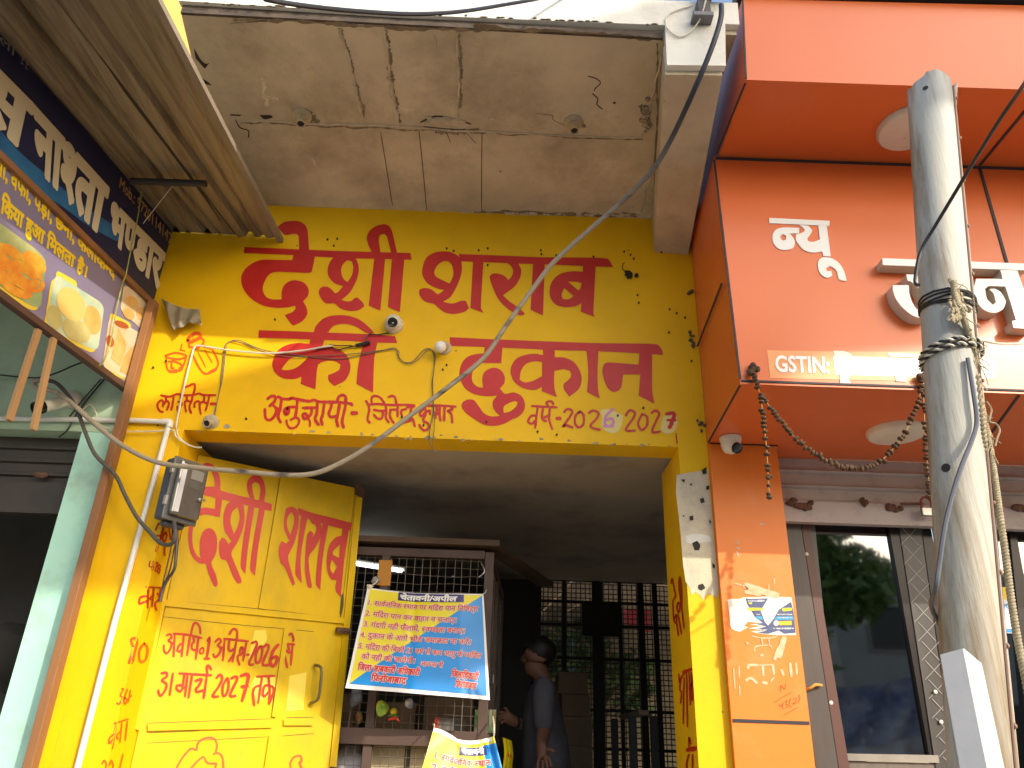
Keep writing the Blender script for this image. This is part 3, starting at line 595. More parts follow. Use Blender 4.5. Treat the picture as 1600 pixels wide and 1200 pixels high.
# ---- yellow iron door leaf, folded inwards
dH = np.array([-1.44, 0.234, 0]); dE = np.array([-0.778, 0.676, 0]); dd_ = (dE-dH)/np.linalg.norm(dE-dH); dn = np.array([dd_[1], -dd_[0], 0])
DOOR = Frame(dH, dn)
dq = [dH-dd_*0.06, dE]; th = -dn*0.035
dm = MB(); dm.hexa([dq[0]+(0,0,.28), dq[1]+(0,0,.28), dq[1]+th+(0,0,.28), dq[0]+th+(0,0,.28)], [dq[0]+(0,0,2.70), dq[1]+(0,0,2.70), dq[1]+th+(0,0,2.70), dq[0]+th+(0,0,2.70)])
door = obj('door_leaf', dm, YDOOR, shop)
zd = ZM(230, 960, 5); z8b = ZM(220, 680, 3.75); ze = ZM(440, 920, 857/200)
def bead(pts, wpx, off=0.004, name='door_rail', matl=YDOOR, hgt=0.012):
    mb = MB()
    for a, b in pts:
        a = np.asarray(a, float); b = np.asarray(b, float); d = (b-a)/np.linalg.norm(b-a); n_ = np.array([-d[1], d[0]])*wpx/2
        q = [a+n_, b+n_, b-n_, a-n_]; mb.poly3([[DOOR(p[0], p[1], hgt) for p in q]], dn*-hgt*1.05 if DOOR.n@dn > 0 else dn*hgt*1.05)
    return obj(name, mb, matl, door, bevel=0.002)
# raised flat-bar rails and stiles
bead([(z8b([(140, 985)])[0], z8b([(1190, 1090)])[0])], 9); bead([(zd([(0, 885)])[0], zd([(970, 860)])[0])], 10)
bead([(zd([(1060, 845)])[0], zd([(1290, 845)])[0])], 9)
bead([(z8b([(835, 250)])[0], z8b([(705, 1018)])[0])], 10); bead([(zd([(1085, 110)])[0], zd([(985, 800)])[0])], 7); bead([(zd([(965, 960)])[0], zd([(920, 1260)])[0])], 8)
bead([((560, 778), (519, 1198))], 10)
bead([((268, 872), (213, 1140))], 7, hgt=0.02)
paint_strokes('door_seam', DOOR, [[z8b([(815,250)])[0], z8b([(690,1015)])[0]], [z8b([(855,250)])[0], z8b([(725,1020)])[0]], [z8b([(1255,330)])[0], z8b([(1170,1075)])[0]], [z8b([(140,970)])[0], z8b([(720,1020)])[0], z8b([(1170,1075)])[0]], [zd([(120,18)])[0], zd([(700,80)])[0], zd([(1080,112)])[0]], [zd([(0,850)])[0], zd([(970,815)])[0]], [zd([(0,925)])[0], zd([(400,910)])[0]], [zd([(0,1005)])[0], zd([(950,955)])[0]], [zd([(1165,122)])[0], zd([(1300,135)])[0]], [zd([(1090,805)])[0], zd([(1300,805)])[0]], [zd([(1050,950)])[0], zd([(1300,930)])[0]]], 1.0, mat('seam_brown', (0.20, 0.13, 0.02), None, rough=0.8), door, off=0.0012)
big5 = [
 [[(360,300),(450,305),(470,325),(620,365),(730,392),(768,405),(765,445),(735,440),(480,378),(470,375),(355,348)]],
 [(360,175),(385,162),(420,172),(450,210),(465,270),(465,325),(433,315),(430,260),(410,210),(385,195),(350,205)],
 [(438,360),(478,370),(462,480),(375,465),(335,480),(312,520),(302,580),(305,650),(325,700),(350,725),(345,680),(348,610),(365,565),(395,545),(425,555),(445,600),(445,670),(430,715),(412,750),(440,820),(450,870),(442,890),(428,885),(395,810),(380,755),(340,750),(300,710),(280,640),(278,570),(290,500),(320,450),(360,425),(435,432)],
 [[(550,382),(510,400),(490,440),(482,500),(490,560),(515,600),(530,620),(515,640),(495,610),(475,600),(460,625),(458,680),(470,725),(500,735),(540,830),(565,870),(585,868),(590,850),(545,740),(530,690),(570,620),(600,540),(608,470),(600,400)], [(568,420),(535,450),(525,510),(545,580),(565,540),(578,480)]],
 [(632,395),(670,400),(630,640),(612,815),(585,775),(595,640)], [(695,410),(730,420),(690,640),(668,825),(640,790),(655,640)],
 [(640,372),(622,320),(625,270),(650,240),(685,232),(715,260),(730,320),(722,395),(690,388),(700,320),(690,285),(668,275),(652,290),(655,330),(665,375)],
 [[(850,430),(840,480),(838,540),(855,590),(870,620),(850,635),(825,620),(810,650),(808,700),(820,750),(840,770),(875,850),(890,885),(902,870),(870,760),(862,710),(895,640),(918,560),(925,490),(915,440),(885,420)], [(882,450),(860,480),(855,530),(875,585),(890,540),(898,480)]],
 [(920,425),(1000,455),(1100,480),(1238,515),(1225,560),(1100,530),(930,470)],
 [(938,470),(975,480),(935,720),(943,870),(905,815),(912,700)],
 [(985,485),(1040,498),(1058,540),(1050,600),(1020,660),(985,710),(985,780),(1000,880),(998,898),(978,890),(960,800),(965,650),(975,580),(990,560),(1008,575),(1005,600),(1025,560),(1022,530),(1000,515)],
 [(1065,515),(1098,522),(1065,720),(1050,910),(1025,875),(1035,720)],
 [[(1180,545),(1218,552),(1190,740),(1170,950),(1140,910),(1145,850),(1115,845),(1092,800),(1088,720),(1105,640),(1140,600),(1175,590)], [(1165,640),(1125,680),(1125,700),(1160,720)], [(1118,730),(1108,780),(1125,815),(1148,770)]]]
paint_shapes('painted_lettering', DOOR, big5, RED, door, z8b, off=0.0016, label='two big red painted words on the upper door')
paint_shapes('paint_patch', DOOR, [zd([(840,125),(925,120),(935,200),(800,360),(790,330)]), zd([(835,490),(1000,470),(990,600),(860,690),(820,560)]), zd([(1110,480),(1245,450),(1220,745),(1085,755)])], mat('door_patch_yellow', (0.80, 0.60, 0.03), (0.78, 0.62, 0.08), 9, 0.5), door, off=0.0009)
paint_strokes('painted_lettering', DOOR, [[(150,165),(180,155),(190,180),(165,205),(190,225),(180,270),(150,305),(130,280),(130,240)],[(190,225),(212,225)],[(215,155),(205,330)],[(205,150),(320,160),(425,185)],[(285,165),(268,330)],[(280,230),(250,240),(235,280),(255,290),(278,260)],[(335,165),(310,320)],[(340,160),(360,80),(385,68),(410,100),(415,150)],[(360,180),(365,215),(350,230),(350,270),(385,280)],[(400,180),(378,350)],([(430,260),(410,280),(415,305),(435,300),(440,270),(430,260)],3),([(470,210),(488,185),(465,335)],4),([(445,345),(485,345)],4),
 [(530,215),(560,190),(575,215),(550,240),(575,265),(560,310),(530,335),(515,310)],[(575,260),(600,255)],[(605,195),(590,360)],[(600,190),(790,210)],[(640,205),(635,270),(655,285),(680,265)],[(695,215),(665,370)],[(675,310),(635,370)],[(640,155),(670,115),(700,130),(700,200)],[(720,300),(735,255),(750,280),(735,310),(705,330),(720,395)],[(750,280),(770,260)],[(775,215),(748,360)],[(775,315),(795,315)],
 ([(815,225),(850,215),(850,255),(795,380),(830,390)],4),([(880,250),(850,300),(848,370),(875,370),(895,310),(895,255),(880,250)],4),([(900,265),(935,235),(945,270),(900,385),(945,395)],4),([(1025,235),(980,290),(960,370),(980,405),(1010,370),(1010,330),(965,345)],5),
 [(1095,165),(1125,150),(1140,185),(1140,210)],[(1080,230),(1150,235)],[(1095,235),(1105,280),(1070,300),(1095,415)],[(1100,300),(1130,290)],[(1135,235),(1120,395)],
 [(110,460),(150,455),(150,485),(115,515),(150,545),(135,600),(100,635),(85,590)],[(200,460),(175,630)],[(250,460),(500,475)],[(290,465),(270,590),(235,590),(230,560),(270,550)],[(270,580),(310,560)],[(315,465),(295,640)],[(350,470),(322,650)],[(375,520),(425,505),(400,560),(380,580),(390,605),(440,590)],[(465,480),(440,655)],[(470,470),(465,410),(480,400),(500,430)],
 ([(540,495),(570,470),(585,500),(560,560),(510,635),(555,640)],4),([(620,500),(590,560),(590,630),(615,625),(635,560),(630,505),(620,500)],4),([(655,500),(690,485),(700,510),(645,630),(690,635)],4),([(730,480),(790,480),(740,675)],5),([(735,565),(785,560)],5),
 [(855,485),(995,480)],[(895,490),(865,690)],[(880,555),(840,570),(825,620),(835,710)],[(945,485),(955,600),(950,700)],[(950,555),(915,560),(900,620),(915,640),(950,600)],[(955,555),(985,575),(980,620),(955,690)]], 3.6, RED2, door, zd, off=0.0018, label='two red painted lines of dates on the door')
paint_strokes('painted_drawing', DOOR, [[(210,1240),(250,1160),(290,1100),(340,1050),(380,1060)],[(385,1060),(400,1000),(460,965),(520,970),(545,1020),(535,1075)],[(515,1090),(560,1085),(590,1130),(595,1250)],[(320,1225),(430,1115),(470,1160),(545,1165)],([(540,1165),(520,1240)],3),[(1115,1170),(1140,1120),(1195,1105),(1205,1150),(1190,1160),(1220,1235)],([(1115,1170),(1130,1240)],3)], 3.4, ORP, door, zd, off=0.0018, label='orange painted drawing at the foot of the door')
paint_shapes('black_smear', DOOR, [zd([(1045,360),(1052,420),(1030,560),(1000,720),(970,790),(985,640),(1015,500)]), ze([(400,40),(415,30),(412,120),(392,200),(388,160)])], mat('black_smear', (0.05, 0.045, 0.03), (0.10, 0.09, 0.04), 20, 0.8), door, off=0.0026)
hd_ = MB(); hp = ze([(215,512),(238,535),(232,640),(215,740),(185,765)]); hd_.tube([DOOR(p[0], p[1], o) for p, o in zip(hp, (.014, .05, .055, .05, .014))], .007, 8); obj('door_handle', hd_, mat('handle_steel', (0.20, 0.17, 0.09), None, rough=0.4, metal=0.7), door, True)
hd_ = MB(); c = ze([(400, 283)])[0]; hd_.obox(DOOR(c[0], c[1], .022), (dd_, dn, (0, 0, 1)), (.035, .012, .012)); hd_.tube([DOOR(c[0]-8, c[1], .035), DOOR(c[0]+9, c[1]+1, .035)], .006); obj('door_bolt', hd_, RUST, door, True)
tp = MB(); tp.poly3([[DOOR(*p, .016) for p in [(553, 756), (568, 765), (567, 779), (554, 773)]]], dn*-.01); obj('corner_plate', tp, RUST, door)

# ================================================================== LEFT EATERY
eat = thing('eatery_building', 'mint green eatery front with a dark half raised shutter behind a pale pillar', 'building', (-2.6, 0, 0))
mb = MB(); mb.box((-5.5, 0.0, 2.724), (-1.801, 0.25, 3.84)); obj('upper_wall', mb, GREEND, eat)
mb = MB(); mb.box((-1.955, 0.0, 0.2), (-1.765, 0.25, 2.722)); gp = obj('pillar', mb, GREEN, eat)
mb = MB(); mb.box((-1.801, 0.002, 2.7221), (-1.7651, 0.15, 2.7499)); mb.box((-1.764, 0.001, 0.2), (-1.7125, 0.3, 2.7499)); obj('yellow_strip', mb, YEL, eat)
mb = MB(); mb.box((-5.5, 0, 3.841), (-1.45, 12, 6.6)); obj('upper_storey', mb, mat('pale_yellow_wall', (0.72, 0.52, 0.14), (0.66, 0.42, 0.10), 2, 0.8, 0.2, 20, grime=(0.55, 0.22, 0.12), gscale=3, gamt=0.5), eat)
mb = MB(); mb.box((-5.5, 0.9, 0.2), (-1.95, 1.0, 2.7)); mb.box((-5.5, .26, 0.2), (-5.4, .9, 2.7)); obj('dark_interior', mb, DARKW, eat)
sm_ = MB()   # rolled shutter curtain with ribs, and its bottom rail
prof = []; zc = 2.722
while zc > 2.50: prof += [(0.10, zc), (0.10, zc-.040), (0.085, zc-.046), (0.085, zc-.058)]; zc -= .064
for (y0, z0), (y1, z1) in zip(prof[:-1], prof[1:]): sm_.add([(-5.5, y0, z0), (-1.955, y0, z0), (-1.955, y1, z1), (-5.5, y1, z1)], [(0, 1, 2, 3)])
sh = obj('shutter', sm_, SHUTD, eat)
mb = MB(); mb.box((-5.5, 0.08, 2.36), (-1.957, 0.12, 2.50)); obj('bottom_rail', mb, SHUTD, sh)
mb = MB(); p = Y(68, 742, 0.08)
for k in range(5): mb.ball(p+np.array([random.gauss(0, .012), -.01, random.gauss(0, .006)]), (.03, .012, .012), 8, 5)
obj('shutter_hasp', mb, RUST, sh, True)
# sacks and jumble seen in the dark under the shutter
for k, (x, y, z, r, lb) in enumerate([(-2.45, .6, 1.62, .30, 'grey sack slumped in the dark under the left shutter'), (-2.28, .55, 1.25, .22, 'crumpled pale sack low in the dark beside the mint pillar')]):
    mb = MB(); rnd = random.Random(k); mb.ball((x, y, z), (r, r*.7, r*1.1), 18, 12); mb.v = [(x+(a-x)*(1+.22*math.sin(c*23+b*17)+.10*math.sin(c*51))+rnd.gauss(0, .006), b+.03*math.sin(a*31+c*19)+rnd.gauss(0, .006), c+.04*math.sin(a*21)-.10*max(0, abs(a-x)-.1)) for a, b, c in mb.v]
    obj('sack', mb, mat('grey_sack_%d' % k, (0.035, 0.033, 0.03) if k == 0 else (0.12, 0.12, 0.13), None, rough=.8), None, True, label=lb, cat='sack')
mb = MB(); mb.box((-2.7, .4, .25), (-2.0, .85, 1.0)); mb.box((-2.75, .38, 1.0), (-1.96, .88, 1.04)); obj('counter', mb, WOOD, None, bevel=.006, label='low wooden counter in the dark under the left shutter', cat='counter')

# the signboard standing out over the street, square to the wall
bdir = np.array([0.127, 0.992, 0]); bn_ = np.array([0.992, -0.127, 0])
BRD = Frame((-1.78, 0, 3), bn_)
board = thing('signboard', 'navy and lilac eatery signboard with cream lettering and pictures of snacks', 'signboard', (-1.85, -0.6, 2.9))
def bpt(s_, z, o=0): return np.array([-1.78, 0, 0])-bdir*s_+bn_*o+np.array([0, 0, z])
def bslab(name, s0, s1, z0, z1, o, th_, m_, bev=0):
    mb = MB(); mb.hexa([bpt(s0, z0, o), bpt(s1, z0, o), bpt(s1, z0, o-th_), bpt(s0, z0, o-th_)], [bpt(s0, z1, o), bpt(s1, z1, o), bpt(s1, z1, o-th_), bpt(s0, z1, o-th_)]); return obj(name, mb, m_, board, bevel=bev)
upper = bslab('upper_panel', 0.012, 2.6, 3.405, 3.835, 0.0, 0.02, NAVY)
lower = bslab('lower_panel', 0.012, 2.6, 2.945, 3.375, 0.0, 0.02, LILAC)
bslab('trim', 0.0, 2.6, 3.376, 3.404, 0.022, 0.045, WOOD, .003); bslab('trim', 0.0, 2.6, 2.915, 2.944, 0.012, 0.035, mat('dark_trim', (0.10, 0.05, 0.035), None, rough=.6), .003)
zb2 = ZM(0, 300, 1588/450)
paint_shapes('cyan_swash', BRD, [z1s([(0,720),(120,850),(300,1000),(420,1100),(560,1200),(700,1290),(640,1330),(480,1240),(330,1130),(200,1050),(60,930),(0,880)])], SKYB, upper, off=0.001)
def btext(name, t, HL, HR, BR, BL, m_, par, bold=.03, off=.002):
    mb = MB(); text_mesh(mb, t, quad_fn(BRD, HL, HR, BR, BL), bold, off); return obj(name, mb, m_, par, fixn=False)
btext('lettering', 'रस', (-62, 52), (47, 163), (32, 231), (-74, 118), CREAM, upper, .055)
btext('lettering', 'नाश्ता', (55, 172), (167, 296), (154, 362), (53, 254), CREAM, upper, .055)
btext('lettering', 'भण्डार', (174, 316), (256, 398), (247, 448), (168, 366), CREAM, upper, .055)
btext('lettering', 'वाली !!', (-22, 30), (46, 97), (44, 111), (-24, 43), mat('grey_letter', (0.30, 0.28, 0.25), None, rough=.5), upper, .01)
btext('lettering', 'Mob.: 9720114142', (187, 277), (268, 368), (267, 384), (185, 292), TAN, upper, .012)
btext('lettering', 'मा, वर्फी, पड़ा, छेना, कलाकन्द', (-6, 246), (180, 421), (178, 437), (-8, 268), YLET, lower, .045)
btext('lettering', 'किया हुआ मिलता है।', (3, 309), (138, 419), (135, 434), (0, 331), YLET, lower, .05)
def rq(q, r=.16, n=6):
    """rounded quad from 4 photo corners"""
    q = [np.asarray(p, float) for p in q]; out = []
    for i in range(4):
        p = q[i]; a = p+(q[i-1]-p)*r; b = p+(q[(i+1) % 4]-p)*r
        for k in range(n+1): t = k/n; out.append(tuple((1-t)**2*a+2*t*(1-t)*p+t*t*b))
    return out
pics = [[(-75,295),(73,402),(62,487),(-82,395)], [(85,427),(163,476),(152,550),(71,512)], [(170,494),(227,525),(213,600),(159,573)], [(193,444),(237,472),(228,522),(187,484)]]
PYE = mat('print_yellow', (0.78, 0.58, 0.06), None, rough=.4)
paint_shapes('picture_shadow', BRD, [rq([(p[0]+d_[0], p[1]+d_[1]) for p in q]) for q, d_ in zip(pics[:3], ((-4, 5), (-4, 4), (2, 4)))]+[rq([(88,422),(120,440),(118,480),(84,460)]), rq([(172,488),(205,506),(200,540),(168,520)])], PYE, lower, off=.001, sm=False)
paint_shapes('picture_ground', BRD, [rq(pics[0])], mat('print_green', (0.22, 0.34, 0.16), (0.55, 0.50, 0.20), 6, .4), lower, off=.002, sm=False)
paint_shapes('picture_ground', BRD, [rq(pics[1])], mat('print_aqua', (0.35, 0.52, 0.42), (0.60, 0.62, 0.40), 9, .4), lower, off=.002, sm=False)
paint_shapes('picture_ground', BRD, [rq(q) for q in pics[2:]], mat('print_cream', (0.70, 0.62, 0.46), (0.62, 0.46, 0.25), 12, .4), lower, off=.0022, sm=False)
sp = []
for (cx, cy, rx, ry) in ((40,432,26,20),(14,402,22,18),(52,410,16,14),(25,448,22,14),(-8,420,20,20)):
    for f in (1, .7, .42): sp.append([(cx+rx*f*math.cos(t)+ry*.25*math.sin(t), cy+ry*f*math.sin(t)+rx*.35*f*math.cos(t)) for t in np.linspace(0, 6.0, 13)])
paint_strokes('sweet_print', BRD, sp, 6, mat('print_orange', (0.72, 0.22, 0.03), (0.80, 0.42, 0.05), 18, .35), lower, off=.003)
def ell(cx, cy, rx, ry, sk=.35, n=18): return [(cx+rx*math.cos(t), cy+ry*math.sin(t)+rx*sk*math.cos(t)) for t in np.linspace(0, 2*math.pi, n+1)[:-1]]
BALL = mat('print_ball', (0.72, 0.50, 0.14), (0.60, 0.52, 0.20), 12, .4); BALLD = mat('print_ball_olive', (0.46, 0.40, 0.14), (0.55, 0.50, 0.22), 12, .4)
paint_shapes('sweet_print', BRD, [ell(84,496,12,19)], BALLD, lower, off=.003); paint_shapes('sweet_print', BRD, [ell(143,500,14,22)], mat('print_ball_tan', (0.62, 0.36, 0.10), (0.7, 0.48, 0.16), 12, .4), lower, off=.0034)
paint_shapes('sweet_print', BRD, [ell(118,516,22,18)], BALLD, lower, off=.0038); paint_shapes('sweet_print', BRD, [ell(110,475,23,25)], BALL, lower, off=.0042)
SAM = mat('print_samosa', (0.66, 0.34, 0.09), (0.74, 0.48, 0.18), 14, .4)
paint_shapes('sweet_print', BRD, [[(184,512),(196,540),(186,572),(172,560),(178,535)], [(213,535),(222,560),(212,592),(186,580),(192,558)], [(215,530),(226,532),(218,570)]], SAM, lower, off=.0034)
paint_shapes('sweet_print', BRD, [ell(206,472,10,9), ell(220,490,9,10), ell(200,490,9,9)], SAM, lower, off=.0034); paint_shapes('sweet_print', BRD, [ell(171,533,6,9), ell(189,507,11,5)], mat('print_chutney', (0.42, 0.10, 0.03), None, rough=.3), lower, off=.0038)
for pa, pb in (((60, 515), (14, 657)), ((84, 528), (52, 672))):
    a = BRD(*pa); b = BRD(*pb); mb = MB(); d = b-a; L = np.linalg.norm(d); mb.obox((a+b)/2, (d/L, bdir, bn_), (L/2, .013, .008)); obj('batten', mb, WOODL, board, bevel=.001)
mb = MB(); mb.box((-1.772, -0.085, 0.2), (-1.736, -0.032, 3.385)); obj('timber_post', mb, WOOD, None, bevel=.003, label='brown timber post standing against the joint of the mint and yellow walls', cat='post')
# loose green yellow wire and the iron tube at the board top
mb = MB(); mb.tube([BRD(x, y, .03) for x, y in [(212,300),(205,345),(198,375),(188,425),(180,450),(170,495),(163,535),(155,560),(145,572)]], .003, 6); obj('board_wire', mb, YCAB, None, True, label='thin green and yellow wire hanging down over the snack signboard', cat='wire')
a, b = Zp(205, 283, 3.765), Zp(322, 287, 3.765)
mb = MB(); mb.tube([a, b], .016, 12, False); obj('iron_tube', mb, mat('tube_black', (.03, .027, .025), None, rough=.6), None, True, label='short black iron tube sticking out under the tin roof beside the signboard', cat='tube')

# tin roof: corrugated sheets over the signboard
tin = thing('tin_roof', 'brown corrugated tin roof seen from below at the upper left', 'roof', (-2, -1, 3.84))
def sheet(name, u0, u1, s0, s1, z, seed, rag=0):
    rnd = random.Random(seed); mb = MB(); us = []; u = u0
    pat = [(0, 0), (.045, 0), (.055, .030), (.080, .030), (.090, 0), (.115, 0), (.122, .012), (.136, .012), (.143, 0)]
    while u < u1:
        for du, h in pat:
            if u+du < u1: us.append((u+du, h))
        u += .165
    us.append((u1, 0.0)); ss = np.linspace(s0, s1, 14); V = []
    for j, s_ in enumerate(ss):
        for i, (uu, h) in enumerate(us):
            x = -1.213+uu; e = 0.02*rag*(rnd.random()-.5) if j == 0 else 0
            x += (.092*s_*max(0, 1+uu/.225) if u0 > -.3 else 0); V.append(np.array([x, 0, z+h+.004*math.sin(s_*3+uu*9)-.03*s_])-bdir*(s_+e))
    n = len(us); f = [(j*n+i, j*n+i+1, (j+1)*n+i+1, (j+1)*n+i) for j in range(13) for i in range(n-1)]
    mb.add(V, f); o = obj(name, mb, TIN, tin, fixn=False); md = o.modifiers.new('thick', 'SOLIDIFY'); md.thickness = .0015; return o
sheet('roof_sheet', -.225, -.005, .012, 2.6, 3.822, 1, 1); sheet('roof_sheet', -.62, -.20, .004, 2.6, 3.835, 2); sheet('roof_sheet', -1.3, -.60, .004, 2.6, 3.848, 3); sheet('roof_sheet', -4.2, -1.28, .004, 2.6, 3.862, 4)
mb = MB(); mb.hexa([(-1.232,-.0,3.795),(-1.206,-.0,3.795),(-1.285,-2.6,3.72),(-1.311,-2.6,3.72)][::1], [(-1.232,-.0,3.822),(-1.206,-.0,3.822),(-1.285,-2.6,3.745),(-1.311,-2.6,3.745)]); obj('edge_angle', mb, mat('edge_tin', (0.30, 0.25, 0.19), (0.22, 0.18, 0.13), 4, .6), tin)
mb = MB(); mb.hexa([(-3.0,-1.3,3.775),(-1.27,-1.3,3.775),(-1.27,-1.34,3.775),(-3.0,-1.34,3.775)], [(-3.0,-1.3,3.80),(-1.27,-1.3,3.80),(-1.27,-1.34,3.80),(-3.0,-1.34,3.80)])
# ragged dark strip: lap seam of two sheets with its shadow painted in
rnd = random.Random(4); L = [(150, 80), (170, 105), (195, 140), (225, 180), (258, 225), (290, 268), (315, 300), (345, 345)]
TINF = Frame((0, -.6, 3.812), (0, 0.03, -1)); l = []; r_ = []
for i, (x, y) in enumerate(L):
    wd = (0.6, 3.2, 4.5, 5.5, 2.4, 2.2, 2.5, .6)[i]; l.append(TINF(x-wd*rnd.uniform(.4, 1), y+wd*.3)); r_.append(TINF(x+wd*.5, y-wd*.2))
mb = MB(); mb.add(l+r_, [(i, i+1, len(L)+i+1, len(L)+i) for i in range(len(L)-1)]); obj('lap_seam_shadow', mb, CRACK, tin, fixn=False)

# PVC conduit, wires and the camera on the mint wall
mb = MB(); mb.tube([Y(-60, 653, -.016), Y(210, 657, -.016), Y(258, 659, -.016)], .012, 10, False); mb.tube([Y(254, 659, -.016), Y(265, 660, -.016), Y(264, 668, -.016)], .0155, 10); c0 = Y(264, 664, -.016); mb.tube([c0, (c0[0]-.03, c0[1], 1.9), (c0[0]-.055, c0[1], 0.2)], .0125, 10, False)
obj('conduit', mb, PVC, None, True, label='white plastic conduit bending down over the left yellow pillar', cat='pipe')
bc = thing('bullet_camera', 'cream bullet security camera on a round base on the mint green wall', 'camera', Y(108, 628))
c = Y(112, 625); mb = MB(); mb.lathe(c, (0, -1, 0), [(.045, 0), (.045, .012), (.038, .026), (.02, .034)]); obj('mount', mb, PLW, bc, True)
a, b = Y(106, 626, -.06), Y(72, 634, -.14); mb = MB(); mb.tube([c+np.array([0, -.03, 0]), Y(108, 627, -.06)], .012); mb.lathe(a, b-a, [(.018, -.01), (.026, 0), (.027, .07), (.027, .115), (.030, .118), (.030, .125)], 18); obj('camera_body', mb, PLW, bc, True)
d = (b-a)/np.linalg.norm(b-a); mb = MB(); mb.lathe(a+d*.1255, d, [(.031, 0), (.031, .035), (.026, .037), (.024, .030)], 18); obj('lens_hood', mb, GLS, bc, True)
mb = MB(); mb.tube([Y(x, y, o) for x, y, o in [(-30,586,-.03),(0,586,-.03),(30,589,-.03),(62,590,-.04),(90,582,-.04),(115,571,-.05),(140,562,-.04)]], .004, 6); mb.tube([Y(x, y, -.012) for x, y in [(165,590),(140,620),(118,650),(105,672),(92,683)]], .004, 6); mb.tube([Y(x, y, -.010) for x, y in [(158,592),(132,622),(108,652)]], .003, 6)
obj('black_wire', mb, BLK, None, True, label='thin black wire sagging across the mint wall above its shutter', cat='wire')
mb = MB(); mb.tube([Y(x, y, -.02) for x, y in [(120,655),(138,632),(150,645),(152,658),(165,668),(197,674),(212,674)]], .0028, 6); mb.tube([Y(x, y, -.02) for x, y in [(212,674),(240,674),(270,672),(275,682),(290,693),(306,699),(315,699)]], .0035, 6); mb.tube([Y(x, y, -.02) for x, y in [(275,668),(280,640),(290,595),(300,555),(303,545),(308,540),(330,543),(365,548),(420,552),(470,548),(500,543),(520,540)]], .0045, 6)
mb.tube([Y(276, 668, -.02), Y(280, 683, -.02), Y(297, 697, -.02)], .003, 6)
obj('white_cable', mb, WCAB, None, True, label='white cable pinned up the wall past the painted bottle and along the short word', cat='cable')

# ================================================================== FITTINGS ON THE SIGN
dc = thing('dome_camera', 'white dome security camera with black lens between the two rows of big red words', 'camera', Y(614, 507))
c = Y(616, 509); mb = MB(); mb.lathe(c, (0, -1, 0), [(.046, 0), (.046, .012), (.044, .025)]); mb.ball(c+np.array([0, -.032, 0]), (.041, .038, .041), 18, 12); obj('housing', mb, PLW, dc, True)
ld = (CAMP-c); ld = ld/np.linalg.norm(ld)+np.array([-.10, 0, .03]); ld /= np.linalg.norm(ld); mb = MB(); mb.lathe(c+np.array([0, -.032, 0]), ld, [(.024, .028), (.024, .040), (.019, .0415), (.012, .038)]); obj('lens', mb, GLS, dc, True)
mb = MB(); mb.tube([Y(x, y, -.012) for x, y in [(608,520),(590,523),(577,522),(572,532),(575,538)]], .003, 6); mb.tube([Y(578, 535, -.016), Y(556, 540, -.016)], .0085, 8, False); mb.tube([Y(x, y, -.013) for x, y in [(556,540),(543,543),(528,547),(522,545),(514,540)]], .0028, 6); mb.tube([Y(x, y, -.013) for x, y in [(552,541),(545,540),(525,540),(516,538)]], .0028, 6); mb.tube([Y(520, 540, -.012), Y(494, 546, -.012)], .0045, 6, False)
obj('connector_lead', mb, BLK, None, True, label='black connector lead joining the dome camera to a white cable', cat='cable')
mb = MB(); mb.tube([Y(x, y, -.007) for x, y in [(363,532),(375,532),(395,541),(420,549),(450,553),(520,561),(560,556),(600,547),(618,544),(622,555),(630,565),(642,566),(652,558),(662,547),(672,545),(678,555),(678,580),(675,600),(677,640),(672,670),(672,690),(680,707),(684,706)]], .0022, 5); mb.tube([Y(x, y, -.010) for x, y in [(363,532),(385,538),(410,549),(450,557),(500,556),(560,552),(618,546),(624,560),(640,569),(655,560),(670,546),(680,556),(676,600),(679,660),(676,690)]], .002, 5)
mb.tube([Y(x, y, -.007) for x, y in [(363,532),(352,540),(348,570),(343,610),(336,640),(332,655)]], .0022, 5); mb.tube([Y(x, y, -.009) for x, y in [(354,540),(350,575),(346,600),(340,625),(335,655)]], .002, 5)
obj('twin_wire', mb, GREYC, None, True, label='thin dark twin wire looping along the sign to the lamp bulb', cat='wire')
lb_ = thing('wall_bulb', 'white light bulb in a holder beside the last big red word', 'bulb', Y(690, 548))
c = Y(694, 544); bd = np.array([-.25, -.85, -.45]); bd /= np.linalg.norm(bd); mb = MB(); mb.lathe(c, (0, -1, 0), [(.036, 0), (.036, .006), (.024, .010), (.02, .02)]); mb.lathe(c+np.array([0, -.012, 0]), bd, [(.021, 0), (.021, .028), (.018, .03)]); obj('bulb_holder', mb, PORC, lb_, True)
mb = MB(); mb.ball(c+np.array([0, -.012, 0])+bd*.052, .0285, 18, 12); mb.lathe(c+np.array([0, -.012, 0]), bd, [(.014, .025), (.020, .034), (.024, .045)]); obj('bulb', mb, mat('opal_bulb', (0.82, 0.80, 0.76), None, rough=.25), lb_, True)
def holder(c, ax, label, sc=1):
    t = thing('bulb_holder', label, 'bulb holder', c); ax = np.asarray(ax, float); ax /= np.linalg.norm(ax)
    mb = MB(); mb.lathe(c, ax, [(.042*sc, 0), (.042*sc, .008*sc), (.036*sc, .014*sc), (.022*sc, .02*sc)], 20); obj('base_plate', mb, PORC, t, True)
    mb = MB(); mb.lathe(c, ax, [(.024*sc, .015*sc), (.022*sc, .03*sc), (.018*sc, .034*sc), (.018*sc, .062*sc), (.0205*sc, .064*sc), (.0205*sc, .07*sc), (.016*sc, .07*sc), (.015*sc, .03*sc)], 20); obj('socket', mb, PORC, t, True)
    mb = MB(); mb.lathe(c, ax, [(.0148*sc, .04*sc), (.0148*sc, .0605*sc), (.002, .0606*sc)], 16); obj('socket_hole', mb, CRACK, t, True)
    return t
